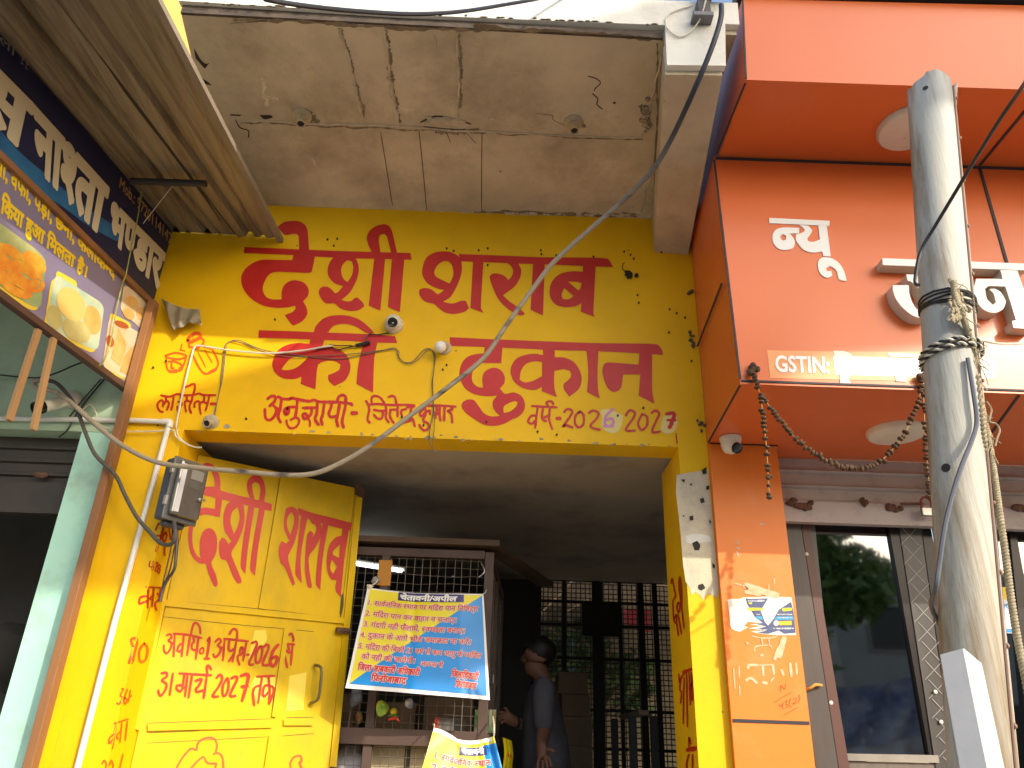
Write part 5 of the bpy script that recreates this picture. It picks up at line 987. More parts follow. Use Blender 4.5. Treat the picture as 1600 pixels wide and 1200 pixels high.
mb = MB()
for q in twist('', polyl([Y(1500, 520, -1.56), Y(1560, 537, -1.3), Y(1640, 535, -1.0)]), .002, .0022, 20, (0, 0), None, 240): mb.add(q.v, q.f)
obj('tied_flex', mb, WCAB, None, True, label='thin white twisted flex running right from the pole past the raised letters', cat='wire')
# broken box section leaning on the pole
ch_ = thing('leaning_channel', 'white broken box section leaning against the foot of the pole', 'channel', Y(1530, 1200, -1.7))
a = Y(1501, 1030, -1.66); b = Y(1560, 1330, -1.80); d = (a-b)/np.linalg.norm(a-b); ex = np.array([.80, .60, 0]); ex -= d*(ex@d); ex /= np.linalg.norm(ex); ey = np.cross(d, ex); L = np.linalg.norm(a-b); mb = MB(); h1, h2 = .030, .024
for c0, ax, hw in ((-ey*h2, ex, h1), (ex*h1, ey, h2), (-ex*h1, ey, h2)): mb.obox((a+b)/2+c0, (d, ax, np.cross(d, ax)), (L/2, hw, .0012))
obj('channel_wall', mb, mat('channel_white', (.74, .70, .66), (.66, .62, .58), 4, .5, .1, 20), ch_, bevel=.0005)
mb = MB(); mb.obox((a+b)/2+ey*h2-d*.02, (d, ex, ey), (L/2-.02, h1, .0012)); obj('channel_lid', mb, mat('channel_white', None), ch_)
mb = MB(); mb.obox(a-d*.02, (d, ex, ey), (.012, h1*.9, h2*.9)); obj('rusted_inside', mb, mat('inside_rust', (.10, .05, .035), None, rough=.9), ch_)

# ================================================================== OVERHEAD CABLE AND BRACKET
cabm = mat('light_graded_dusty_cable', (.02, .022, .035), None, rough=.5); tnt = cabm.node_tree; bs = tnt.nodes['Principled BSDF']  # lighting change painted by height: shaded blue-black above, dusty beige below
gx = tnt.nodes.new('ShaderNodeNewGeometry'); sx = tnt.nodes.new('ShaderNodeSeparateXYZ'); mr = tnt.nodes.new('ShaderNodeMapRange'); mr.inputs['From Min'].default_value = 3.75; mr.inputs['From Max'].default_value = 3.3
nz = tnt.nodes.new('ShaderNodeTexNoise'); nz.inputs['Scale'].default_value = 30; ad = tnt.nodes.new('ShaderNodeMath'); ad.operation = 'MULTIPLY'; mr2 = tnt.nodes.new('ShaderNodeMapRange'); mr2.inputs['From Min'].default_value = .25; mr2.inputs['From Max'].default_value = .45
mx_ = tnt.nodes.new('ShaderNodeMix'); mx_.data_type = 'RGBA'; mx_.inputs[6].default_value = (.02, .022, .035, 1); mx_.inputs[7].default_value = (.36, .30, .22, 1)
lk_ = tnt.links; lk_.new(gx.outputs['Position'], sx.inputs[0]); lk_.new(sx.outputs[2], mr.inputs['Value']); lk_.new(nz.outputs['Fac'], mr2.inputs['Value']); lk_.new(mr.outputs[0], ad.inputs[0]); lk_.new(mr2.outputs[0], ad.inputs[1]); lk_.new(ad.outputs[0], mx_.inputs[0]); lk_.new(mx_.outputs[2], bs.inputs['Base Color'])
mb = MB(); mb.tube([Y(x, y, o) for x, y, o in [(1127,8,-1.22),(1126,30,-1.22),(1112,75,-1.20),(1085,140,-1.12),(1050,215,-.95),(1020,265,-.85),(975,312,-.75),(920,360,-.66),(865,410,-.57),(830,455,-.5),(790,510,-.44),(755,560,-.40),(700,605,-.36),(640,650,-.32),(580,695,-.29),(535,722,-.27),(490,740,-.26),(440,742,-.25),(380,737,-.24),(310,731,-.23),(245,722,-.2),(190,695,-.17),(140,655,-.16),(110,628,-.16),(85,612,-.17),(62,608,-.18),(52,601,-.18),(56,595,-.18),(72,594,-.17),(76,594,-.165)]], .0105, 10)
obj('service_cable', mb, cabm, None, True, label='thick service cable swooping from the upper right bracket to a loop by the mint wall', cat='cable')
mb = MB(); mb.tube([Y(x, y, o) for x, y, o in [(74,594,-.17),(90,600,-.15),(110,622,-.14),(122,645,-.14),(135,680,-.13),(150,712,-.12),(180,742,-.10),(196,775,-.09),(214,808,-.08),(235,832,-.08),(250,848,-.09),(265,851,-.11),(274,840,-.12),(272,815,-.10)]], .0085, 10)
obj('meter_cable', mb, mat('unlit_cable_sheath', (.06, .055, .05), (.10, .09, .075), 20, .6), None, True, label='cable dropping from the cable loop to the bottom of the meter, darkened as if unlit', cat='cable')  # same cable run, coloured dark to stand for being unlit
mb = MB(); mb.tube([Y(x, y, o) for x, y, o in [(-900,-420,-3.2),(-200,-190,-2.5),(380,-14,-1.9),(420,0,-1.85),(500,12,-1.75),(580,19,-1.65),(650,22,-1.55),(720,18,-1.45),(790,7,-1.3),(850,-4,-1.2),(930,-25,-1.1),(1030,-60,-1.0),(1090,-20,-1.14)]], .007, 8)
obj('overhead_wire', mb, BLK, None, True, label='black overhead wire sagging in front of the white slab edge', cat='wire')
bk = thing('cable_bracket', 'dark iron bracket with a grey clamp box on the white slab edge', 'bracket', FAS(1092, 45, .04))
def fb(name, x0, y0, x1, y1, o0, o1, m_, bev=.003):
    a = FAS(x0, y0, .03); b = FAS(x1, y1, .03); mb = MB(); mb.box((min(a[0], b[0]), -1.13-o1, min(a[2], b[2])), (max(a[0], b[0]), -1.13-o0, max(a[2], b[2]))); return obj(name, mb, m_, bk, bevel=bev)
fb('foot_plate', 1076, 43, 1108, 50, 0, .05, mat('iron_grey', (.16, .16, .17), None, rough=.5, metal=.4)); IR = mat('iron_dark', (.05, .05, .065), (.09, .07, .07), 8, .5)
fb('upright', 1083, 22, 1105, 43, .0, .04, IR); fb('upright_cap', 1085, 0, 1106, 22, .01, .05, mat('iron_brown', (.10, .08, .075), None, rough=.6))
mb = MB(); mb.obox(FAS(1116, 5, .08), ((.97, 0, -.25), (0, 1, 0), (.25, 0, .97)), (.045, .03, .026)); obj('clamp_box', mb, mat('box_grey', (.22, .21, .20), None, rough=.5), bk, bevel=.006)
mb = MB(); mb.obox(FAS(1117, 4, .112), ((.97, 0, -.25), (0, 1, 0), (.25, 0, .97)), (.012, .001, .006)); obj('box_label', mb, mat('label_tan', (.55, .42, .30), None, rough=.5), bk)
mb = MB(); mb.obox(FAS(1126, 6, .113), ((.97, 0, -.25), (0, 1, 0), (.25, 0, .97)), (.004, .001, .004)); obj('indicator', mb, mat('green_mark', (.05, .5, .12), None, rough=.4), bk)
mb = MB(); mb.lathe(FAS(1105, 9, .06), (0, -1, 0), [(.011, 0), (.011, .02), (.006, .03)], 10); obj('bolt', mb, STEEL, bk, True)
mb = MB(); mb.tube([FAS(x, y, o) for x, y, o in [(1100,-6,.10),(1099,10,.10),(1094,32,.09),(1088,50,.06),(1075,63,.04),(1060,69,.036),(1048,64,.036),(1039,54,.036),(1038,42,.036),(1045,32,.036),(1060,26,.036),(1078,21,.036)]], .003, 6)
obj('loop_wire', mb, WCAB, None, True, label='thin cream wire looping over the right end of the slab edge', cat='wire')

# ================================================================== INSIDE THE LIQUOR SHOP
cage = thing('counter_cage', 'brown iron counter cage of wire mesh standing inside the dark doorway', 'cage', (-.5, 1.2, .38))
CX0, CX1, CY = -1.25, -.085, .75
side = np.array([.05, 1.0, 0]); side /= np.linalg.norm(side); rside = np.array([.30, .86, 0])/.911
def bar(name, a, b, h, m_=BROWNF, par=cage):
    a = np.asarray(a, float); b = np.asarray(b, float); d = (b-a)/np.linalg.norm(b-a); ex = np.cross(d, (0, 0, 1.0))
    if np.linalg.norm(ex) < .1: ex = np.array([1.0, 0, 0])
    ex /= np.linalg.norm(ex); mb = MB(); mb.obox((a+b)/2, (d, ex, np.cross(d, ex)), (np.linalg.norm(b-a)/2, h, h)); return obj(name, mb, m_, par, bevel=.003)
cz = CX1
C0 = np.array([CX1, CY, 0]); C1 = C0+side*1.25
for x in (CX0, -.625): bar('post', (x, CY, .38), (x, CY, 2.40), .021)
bar('corner_post', C0+(0, 0, .38), C0+(0, 0, 2.40), .024); bar('post', C0+side*.62+(0, 0, .38), C0+side*.62+(0, 0, 2.40), .018); bar('post', C1+(0, 0, .38), C1+(0, 0, 2.40), .018)
zsh = Y(650, 1153, CY)[2]
for z, h in ((2.385, .022), (zsh, .036), (.9, .025)): bar('rail', (CX0, CY-.001, z), (CX1-.025, CY-.001, z), h); bar('rail', C0+side*.03+(0, 0, z), C1+(0, 0, z), h*.8)
mb = MB(); mb.box((CX0-.05, CY-.07, 2.425), (CX1+.05, CY+.06, 2.455)); e_ = C0+rside*1.1; mb.hexa([(CX1-.03, CY+.061, 2.425), (CX1+.05, CY+.061, 2.425), e_+np.array([.04, 0, 2.425]), e_+np.array([-.06, 0, 2.425])], [(CX1-.03, CY+.061, 2.455), (CX1+.05, CY+.061, 2.455), e_+np.array([.04, 0, 2.455]), e_+np.array([-.06, 0, 2.455])]); obj('top_ledge', mb, mat('roof_ply', (.12, .07, .045), (.08, .05, .03), 4, .7), cage)
def wires(name, o, u, W_, z0, z1, p=.0415, wav=.004):
    mb = MB(); rnd = random.Random(int(W_*1000)); o = np.asarray(o, float); n_ = np.cross(u, (0, 0, 1.0))
    for s_ in np.arange(p*.6, W_, p): mb.tube([o+u*(s_+rnd.gauss(0, wav*.5))+n_*rnd.gauss(0, .002)+np.array([0, 0, z]) for z in np.linspace(z0, z1, 7)], .0016, 4, False, caps=False)
    for z in np.arange(z0+p*.5, z1, p): mb.tube([o+u*s_+n_*rnd.gauss(0, .002)+np.array([0, 0, z+rnd.gauss(0, wav*.5)]) for s_ in np.linspace(0, W_, 7)], .0016, 4, False, caps=False)
    return obj(name, mb, WIRE, cage, fixn=False)
ux = np.array([1.0, 0, 0])
wires('wire_mesh', (CX0, CY, 0), ux, -.625-CX0, zsh, 2.38); wires('wire_mesh', (-.625, CY, 0), ux, CX1+.625, zsh, 2.38); wires('wire_mesh', (CX0, CY, 0), ux, CX1-CX0, .9, zsh); wires('wire_mesh', C0, side, 1.25, zsh, 2.38); wires('wire_mesh', C0, side, 1.25, .9, zsh)
mb = MB(); mb.hexa([(CX0, CY+.03, zsh-.02), (CX1-.02, CY+.03, zsh-.02), C1+np.array([-.05, 0, zsh-.02]), (CX0, 2.0, zsh-.02)], [(CX0, CY+.03, zsh), (CX1-.02, CY+.03, zsh), C1+np.array([-.05, 0, zsh]), (CX0, 2.0, zsh)]); obj('shelf', mb, WOOD, cage)
mb = MB(); mb.tube([C0+np.array([.02, -.03, z]) for z in ()] or [Y(752, 880, .72), Y(757, 893, .71), Y(748, 902, .71)], .003, 6); obj('hook', mb, STEEL, cage, True)
mb = MB(); mb.box((-.66, CY-.023, 2.21), (-.59, CY-.0215, 2.34)); obj('painted_strip', mb, mat('strip_orange', (.55, .24, .02), None, rough=.5), cage)
tl_ = thing('tube_light', 'glowing white tube light inside the counter cage', 'lamp', Y(600, 888, 2.2))
a = Y(500, 872, 2.2); b = Y(628, 892, 2.2); mb = MB(); mb.tube([a, b], .013, 10, False); obj('tube', mb, mat('lit_tube', (.9, .9, .9), None, emit=((.85, .95, 1.0), 3.0)), tl_, True)
mb = MB(); mb.tube([a-(b-a)*.03+np.array([0, .03, .02]), b+(b-a)*.03+np.array([0, .03, .02])], .018, 8, False); obj('fitting', mb, PLW, tl_, True)
def crumple(name, px, py, yd, rx, rz_, m_, label, cat, seed, ry=.02):
    rnd = random.Random(seed); mb = MB(); c = Y(px, py, yd); mb.ball(c, (rx, ry, rz_), 14, 9); ph = [rnd.uniform(0, 6) for _ in range(6)]
    mb.v = [(c[0]+(x-c[0])*(1+.25*math.sin(9*z/rz_*.1+ph[0]+x*80)), y+rnd.gauss(0, .003), c[2]+(z-c[2])*(1+.25*math.sin(x*70+ph[1]))) for x, y, z in mb.v]
    return obj(name, mb, m_, None, True, label=label, cat=cat)
crumple('snack_packet', 599, 1107, .70, .033, .036, mat('packet_green', (.16, .45, .05), (.60, .62, .08), 30, .25), 'shiny green and yellow snack packet hung on the cage mesh', 'packet', 1)
crumple('snack_packet', 638, 1099, .70, .022, .024, mat('packet_white', (.65, .67, .70), (.10, .2, .5), 26, .25), 'small white and blue packet hung on the cage mesh', 'packet', 2)
crumple('polythene_bundle', 556, 1088, .80, .040, .048, mat('polythene', (.40, .40, .40), (.25, .25, .26), 30, .25), 'grey polythene bundle behind the mesh nearest the yellow door', 'bag', 3)
crumple('snack_packet', 561, 1122, .80, .016, .026, mat('packet_amber', (.55, .12, .04), (.6, .5, .1), 40, .3), 'small red and yellow packet behind the mesh near the yellow door', 'packet', 4)
nm = thing('lemon_chilli_charm', 'lemon and red chilli charm hanging on the cage mesh', 'charm', Y(617, 1120, .71))
mb = MB(); mb.ball(Y(615, 1112, .71), .017, 12, 8); obj('lemon', mb, mat('lemon_skin', (.72, .55, .03), None, rough=.4), nm, True)
mb = MB(); mb.tube([Y(x, y, .70) for x, y in ((607, 1125), (614, 1122), (620, 1123), (624, 1128))], (.004, .008, .007, .002), 8); obj('chilli', mb, mat('chilli_red', (.60, .06, .02), None, rough=.3), nm, True)
mb = MB(); mb.tube([Y(x, y, .70) for x, y in ((606, 1119), (614, 1117), (624, 1120))], (.003, .006, .002), 8); mb.tube([Y(615, 1092, .715), Y(615, 1112, .715)], .0015, 5); obj('green_chilli', mb, mat('chilli_green', (.06, .20, .03), None, rough=.35), nm, True)
for k in range(6):
    c = Y(744+k*5.6, 1127, 1.02); mb = MB(); h = .055; mb.obox(c, ((1, 0, 0), (0, 1, 0), (0, 0, 1)), (.0085, .03, h)); o = obj('drink_carton', mb, [mat('carton_green', (.10, .34, .09), (.55, .60, .45), 18, .5), mat('carton_cream', (.62, .58, .45), (.12, .36, .12), 14, .5), mat('carton_olive', (.42, .38, .10), (.6, .6, .5), 16, .5)][k % 3], None, bevel=.002, label='slim green and cream drink carton in the row beside the corner post of the cage', cat='carton', group='drink cartons in a row behind the mesh')
mb = MB(); c = Y(683, 1131, .9); mb.obox(c, ((1, 0, 0), (0, 1, 0), (0, 0, 1)), (.012, .05, .03)); obj('red_box', mb, mat('box_red', (.50, .06, .03), None, rough=.5), None, bevel=.002, label='small red box behind the mesh left of the grey box', cat='box')
mb = MB(); c = Y(706, 1133, .92); mb.obox(c, ((1, 0, 0), (0, 1, 0), (0, 0, 1)), (.065, .06, .030)); obj('grey_box', mb, mat('box_grey2', (.20, .18, .17), (.14, .13, .12), 10, .7), None, bevel=.002, label='flat grey box on the shelf beside the small red box', cat='box')
cb = thing('carton', 'pale carton with a dark band behind the lower mesh', 'carton', Y(625, 1220, .95))
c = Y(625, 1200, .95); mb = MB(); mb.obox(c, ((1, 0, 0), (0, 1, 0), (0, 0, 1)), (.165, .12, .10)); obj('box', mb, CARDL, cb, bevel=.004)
mb = MB(); mb.obox(c+np.array([.045, -.121, 0]), ((1, 0, 0), (0, 1, 0), (0, 0, 1)), (.014, .0008, .10)); obj('dark_band', mb, mat('band_dark', (.06, .05, .04), None, rough=.7), cb)
mb = MB(); mb.ball(Y(545, 1205, .92), (.10, .09, .13), 18, 12); rnd = random.Random(2); mb.v = [(x+rnd.gauss(0, .006), y+rnd.gauss(0, .006), z+rnd.gauss(0, .006)) for x, y, z in mb.v]; obj('white_sack', mb, SACK, None, True, label='crumpled white plastic sack behind the lower mesh by the door', cat='sack')
for i, (x, z, w_, h_, yy) in enumerate([(-1.0, 1.62, .16, .10, 1.6), (-.62, 1.60, .13, .09, 1.65), (-.30, 1.62, .14, .10, 1.6)]):
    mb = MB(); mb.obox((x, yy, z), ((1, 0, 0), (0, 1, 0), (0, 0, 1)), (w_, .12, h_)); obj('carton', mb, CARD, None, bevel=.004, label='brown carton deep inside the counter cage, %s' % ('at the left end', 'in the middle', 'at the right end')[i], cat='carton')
mb = MB(); c = C0+side*.30; mb.obox(c+np.array([.026, -.008, 1.80]), (side, np.cross(side, (0, 0, 1.0)), (0, 0, 1)), (.018, .001, .022)); obj('paper_slip', mb, mat('slip_white', (.62, .66, .70), None, rough=.6), None, label='small white paper slip stuck on the side of the counter cage', cat='paper')

# warning banners
zq = ZM(540, 900, 6)
pst = thing('warning_banner', 'full yellow and blue warning banner with red Hindi rules tied on the cage mesh', 'banner', Y(650, 1090, .56))
PC = [np.array(zq([p])[0]) for p in ((205, 108), (1292, 160), (1352, 1160), (-6, 1050))]
CYP = (.60, .56, .50, .47)
PW = [Y(p[0], p[1], d) for p, d in zip(PC, CYP)]
def psurf(u, v, off=0):
    p = (PW[0]*(1-u)+PW[1]*u)*(1-v)+(PW[3]*(1-u)+PW[2]*u)*v
    r = .006*math.sin(u*7+v*2)+.004*math.sin(v*9+u*4)+(.12*(u-.80) if u > .80 else 0)+.006*math.exp(-((u-.42)/.03)**2)
    return p+np.array([0, r-off, .012*math.sin(u*math.pi)*-(1-v)*1.2])
_ib = [tuple(map(float, p)) for p in PC]
def inv_bil(p):
    u = v = .5; (ax, ay), (bx, by), (cx_, cy_), (dx, dy) = _ib
    for _ in range(7):
        w1, w2, w3, w4 = (1-u)*(1-v), u*(1-v), u*v, (1-u)*v
        ex = p[0]-(ax*w1+bx*w2+cx_*w3+dx*w4); ey = p[1]-(ay*w1+by*w2+cy_*w3+dy*w4)
        ux_, uy_ = (bx-ax)*(1-v)+(cx_-dx)*v, (by-ay)*(1-v)+(cy_-dy)*v; vx_, vy_ = (dx-ax)*(1-u)+(cx_-bx)*u, (dy-ay)*(1-u)+(cy_-by)*u
        D = ux_*vy_-uy_*vx_; u += (ex*vy_-ey*vx_)/D; v += (ux_*ey-uy_*ex)/D
    return u, v
def pf(x, y, off=0): u, v = inv_bil(zq([(x, y)])[0]); return psurf(u, v, off)
def sheet_mesh(fn, nu=64, nv=48, reg=None):
    mb = MB(); mb.v = [tuple(fn(i/nu, j/nv)) for j in range(nv+1) for i in range(nu+1)]; n = nu+1
    mb.f = [(j*n+i, j*n+i+1, (j+1)*n+i+1, (j+1)*n+i) for j in range(nv) for i in range(nu)]; mb.mi = [0]*len(mb.f); return mb
ps = obj('banner_sheet', sheet_mesh(psurf), PWHT, pst, True, fixn=False)
def pgrid(name, q, m_, off, nu=48, nv=36):
    """printed area: photo quad in banner coordinates, following the ripples of the sheet"""
    q = [np.asarray(p, float) for p in q]
    def fn(u, v): p = (q[0]*(1-u)+q[1]*u)*(1-v)+(q[3]*(1-u)+q[2]*u)*v; return pf(p[0], p[1], off)
    return obj(name, sheet_mesh(fn, nu, nv), m_, ps, True, fixn=False)
pgrid('yellow_print', [(228, 122), (1275, 172), (1322, 1122), (32, 1012)], PYEL, .0012)
pgrid('blue_print', [(1278, 178), (1281, 230), (1322, 1122), (32, 1012)], PBLU, .0024)
pgrid('title_plate', [(500, 128), (1112, 162), (1112, 240), (492, 214)], PNAV, .0034, 24, 8)
def pline(t, HL, HR, h, m_=PRED, bold=.022, halo=True, name='printed_line'):
    HL = np.asarray(HL, float); HR = np.asarray(HR, float); d = (HR-HL)/np.linalg.norm(HR-HL); dn_ = np.array([-d[1]-.14, d[0]])*h
    def fn(a, v, off): p = HL*(1-a)+HR*a+dn_*(1-v/.62); return pf(p[0], p[1], off)
    if halo: mb = MB(); text_mesh(mb, t, fn, bold+.05, .0042); obj(name+'_halo', mb, PWHT, ps, fixn=False)
    mb = MB(); text_mesh(mb, t, fn, bold, .0056); obj(name, mb, m_, ps, fixn=False)
pline('चेतावनी/अपील', (520, 158), (1048, 182), 46, PWHT, .05, False)
for t, a, b, h in (('1. सार्वजनिक स्थान पर मदिरा पान निषिद्ध', (205, 232), (1245, 290), 44), ('2. मदिरा पान कर वाहन न चलाए।', (188, 338), (1052, 398), 44), ('3. गंदगी नही फैलाये, स्वच्छता बनाए।', (170, 443), (1128, 502), 44), ('4. दुकान के आगे भीड जमाबडा ना करे।', (140, 545), (1185, 610), 44), ('5. मदिरा की बिक्री 21 वर्ष से कम आयु के व्यक्ति', (122, 650), (1275, 738), 44), ('को नहीं की जायेगी।', (150, 745), (662, 785), 44), ('आज्ञा से', (705, 808), (918, 826), 42)): pline(t, a, b, h)
for t, a, b, h in (('जिला आबकारी अधिकारी', (120, 838), (700, 888), 50), ('फिरोजाबाद', (245, 935), (572, 965), 50), ('जिलाधिकारी', (1000, 898), (1250, 930), 52), ('फिरोजाबाद', (1035, 992), (1232, 1014), 48)): pline(t, a, b, h, PRED, .05)
mb = MB(); mb.tube([pf(200, 115), pf(230, 90), pf(290, 50, .0), Y(590, 903, .72)], .003, 6); mb.ball(pf(228, 98), .012, 8, 5); mb.tube([pf(225, 105), pf(205, 85), pf(260, 92)], .004, 6); mb.tube([pf(1290, 160, .002), pf(1305, 150), Y(760, 921, .70)], .003, 6); obj('tie_cord', mb, WCAB, pst, True)
crumple('polythene_bag', 587, 907, .68, .022, .018, mat('polythene', None), 'grey polythene twist at the top left corner of the full banner', 'bag', 12, .015)
z9 = ZM(640, 1080, 5)
p2 = thing('warning_banner', 'sagging second warning banner with a crumpled right side below the full one', 'banner', Y(720, 1190, .5))
Q2 = [Y(678, 1137, .52), Y(772, 1150, .62), Y(800, 1260, .56), Y(645, 1250, .42)]
def psurf2(u, v, off=0): 
    p = (Q2[0]*(1-u)+Q2[1]*u)*(1-v)+(Q2[3]*(1-u)+Q2[2]*u)*v
    return p+np.array([0, .05*max(0, u-.62)*math.sin((u-.62)*30)+.006*math.sin(u*9+v*5)-off, -.035*math.sin(u*math.pi)*(1-v)*(1 if u > .4 else u/.4)])
s2 = obj('banner_sheet', sheet_mesh(psurf2), PYEL, p2, True, fixn=False)
def grid2(name, u0, u1, v0, v1, m_, off): return obj(name, sheet_mesh(lambda u, v: psurf2(u0+(u1-u0)*u, v0+(v1-v0)*v, off), 20, 14), m_, s2, True, fixn=False)
grid2('white_edge', 0, 1, 0, .06, PWHT, .0012); grid2('blue_print', .80, 1, .10, 1, PBLU, .0014); grid2('title_plate', .44, .84, .12, .25, PNAV, .0024)
def line2(t, u0, u1, v0, h, m_, bold, halo):
    fn = lambda a, v, off: psurf2(u0+(u1-u0)*a, v0+h*(1-v/.62), off)
    if halo: mb = MB(); text_mesh(mb, t, fn, bold+.05, .0034); obj('printed_line_halo', mb, PWHT, s2, fixn=False)
    mb = MB(); text_mesh(mb, t, fn, bold, .0048); obj('printed_line', mb, m_, s2, fixn=False)
line2('चेतावनी', .47, .80, .15, .075, PWHT, .05, False); line2('1. सार्वजनिक स्थान', .10, .86, .33, .08, PRED, .022, True); line2('2. मदिरा पान', .10, .80, .50, .08, PRED, .022, True)
mb = MB(); mb.tube([psurf2(0, 0), psurf2(-.01, -.05), Y(676, 1132, .70)], .003, 6); mb.tube([psurf2(1, 0), Y(772, 1135, .60), Y(770, 1120, .72)], .004, 6); obj('tie_cord', mb, WCAB, p2, True)
p3 = thing('warning_banner', 'narrow end of a yellow banner hanging beside the man', 'banner', Y(790, 1190, .75))
def ps3(u, v): a = Y(785+u*14+v*3+2*math.sin(v*7), 1152+v*90+5*u, .98+.025*math.sin(u*7+v*2)+.05*u); return a
obj('banner_sheet', sheet_mesh(ps3, 20, 24), PYEL, p3, True, fixn=False)
mb = MB(); text_mesh(mb, 'कर', lambda a, v, o: np.asarray(ps3(.35+.5*a, .32-.1*v))-np.array([0, .004, 0]), .03); text_mesh(mb, 'के', lambda a, v, o: np.asarray(ps3(.35+.5*a, .58-.1*v))-np.array([0, .004, 0]), .03); obj('printed_line', mb, PRED, p3, fixn=False)

# the man at the side of the cage
man = thing('person', 'man in a grey half sleeved shirt standing in profile at the counter cage', 'person', (.25, 1.7, .38))
def skinned(name, pts, edges, m_, par, sub=2):
    org = WLOC[par.name]; names = list(pts); idx = {k: i for i, k in enumerate(names)}
    me = bpy.data.meshes.new(name); me.from_pydata([tuple(np.asarray(pts[k][0])-org) for k in names], [(idx[a], idx[b]) for a, b in edges], []); me.materials.append(m_)
    o = bpy.data.objects.new(name, me); COL.objects.link(o); o.parent = par; WLOC[o.name] = org
    o.modifiers.new('skin', 'SKIN').use_smooth_shade = True
    for i, k in enumerate(names):
        r = pts[k][1]; me.skin_vertices[0].data[i].radius = (r, r) if not hasattr(r, '__len__') else r; me.skin_vertices[0].data[i].use_root = (i == 0)
    sd_ = o.modifiers.new('sub', 'SUBSURF'); sd_.levels = sub; sd_.render_levels = sub; return o
H = Y(837, 1030, 1.70)
B = {'pelvis': ((.285, 1.72, 1.30), .075), 'waist': ((.275, 1.71, 1.50), .075), 'chest': ((.265, 1.70, 1.70), .08), 'nbase': (Y(850, 1068, 1.70), .065), 'neck': (Y(846, 1054, 1.70), .055), 'jaw': (H+np.array([-.005, 0, -.05]), .060), 'skull': (H+np.array([.012, 0, .02]), .090), 'crown': (H+np.array([.015, 0, .075]), .070),
 'chin': (H+np.array([-.066, -.004, -.075]), .022), 'nose': (H+np.array([-.098, -.006, -.005]), .013), 'ear': (H+np.array([.015, -.088, -.005]), .016),
 'shn': ((.245, 1.52, 1.80), .062), 'shf': ((.265, 1.89, 1.80), .062), 'eln': (Y(850, 1140, 1.50), .046), 'wrn': (Y(844, 1163, 1.38), .029), 'palm': (Y(846, 1174, 1.36), .032),
 'elf': (Y(842, 1135, 1.85), .045), 'wrf': (Y(806, 1130, 1.68), .028), 'palf': (Y(795, 1122, 1.66), .030),
 'hipn': ((.285, 1.65, 1.24), .06), 'hipf': ((.285, 1.80, 1.24), .06), 'knn': ((.27, 1.62, .84), .062), 'knf': ((.29, 1.83, .84), .062), 'ankn': ((.30, 1.62, .46), .042), 'ankf': ((.31, 1.84, .46), .042), 'toen': ((.17, 1.60, .42), .035), 'toef': ((.18, 1.83, .42), .035)}
E_ = [('pelvis','waist'),('waist','chest'),('chest','nbase'),('nbase','neck'),('neck','jaw'),('jaw','skull'),('skull','crown'),('jaw','chin'),('skull','nose'),('skull','ear'),('chest','shn'),('chest','shf'),('shn','eln'),('eln','wrn'),('wrn','palm'),('shf','elf'),('elf','wrf'),('wrf','palf'),('pelvis','hipn'),('pelvis','hipf'),('hipn','knn'),('hipf','knf'),('knn','ankn'),('knf','ankf'),('ankn','toen'),('ankf','toef')]
for hand, base, fs in (('n', 'palm', [((842, 1186), (840, 1196), (841, 1204)), ((848, 1188), (848, 1199), (849, 1208)), ((853, 1187), (855, 1197), (857, 1206)), ((857, 1184), (860, 1192), (863, 1199)), ((855, 1170), (862, 1172), (868, 1176))]),
                       ('f', 'palf', [((788, 1114), (783, 1112), (780, 1116)), ((787, 1118), (781, 1118), (779, 1122)), ((787, 1122), (782, 1123), (780, 1127)), ((788, 1126), (784, 1128), (782, 1131)), ((793, 1112), (790, 1107), (787, 1106))])):
    yd = 1.35 if hand == 'n' else 1.64
    for k, f3 in enumerate(fs):
        prev = base
        for j, (x, y) in enumerate(f3):
            nm_ = '%s%d%d' % (hand, k, j); B[nm_] = (Y(x, y, yd-.01*j), (.0105, .0095, .008)[j]); E_.append((prev, nm_)); prev = nm_
body = skinned('body', B, E_, SKIN, man)
S_ = {'a': ((.285, 1.72, 1.22), .17), 'b': ((.275, 1.71, 1.50), .15), 'c': ((.265, 1.70, 1.70), .155), 'd': (Y(851, 1072, 1.70), .080), 'n1': ((.245, 1.51, 1.80), .078), 'n2': (Y(849, 1128, 1.495), .062), 'n3': (Y(849, 1146, 1.48), .058), 'f1': ((.265, 1.90, 1.80), .078), 'f2': (Y(846, 1128, 1.86), .060)}
skinned('shirt', S_, [('a','b'),('b','c'),('c','d'),('c','n1'),('n1','n2'),('n2','n3'),('c','f1'),('f1','f2')], SHIRT, man)
T_ = {'a': ((.285, 1.72, 1.25), .14), 'b': ((.285, 1.63, 1.2), .11), 'c': ((.285, 1.82, 1.2), .11), 'd': ((.27, 1.62, .84), .085), 'e': ((.29, 1.83, .84), .085), 'f': ((.30, 1.62, .47), .07), 'g': ((.31, 1.84, .47), .07)}
skinned('trousers', T_, [('a','b'),('a','c'),('b','d'),('c','e'),('d','f'),('e','g')], PANTS, man)
mb = MB(); mb.ball(H+np.array([.028, 0, .045]), (.104, .098, .092), 24, 16); rnd = random.Random(8)
mb.v = [(x+rnd.gauss(0, .003), y+rnd.gauss(0, .003), z+rnd.gauss(0, .003)) for x, y, z in mb.v]
keep = [f for f in mb.f if np.mean([mb.v[i][2] for i in f]) > H[2]+.012-.9*(np.mean([mb.v[i][0] for i in f])-H[0]-.0) and np.mean([mb.v[i][2] for i in f]) > H[2]-.07]
mb.f = keep; mb.mi = [0]*len(keep); obj('hair', mb, HAIR, man, True)
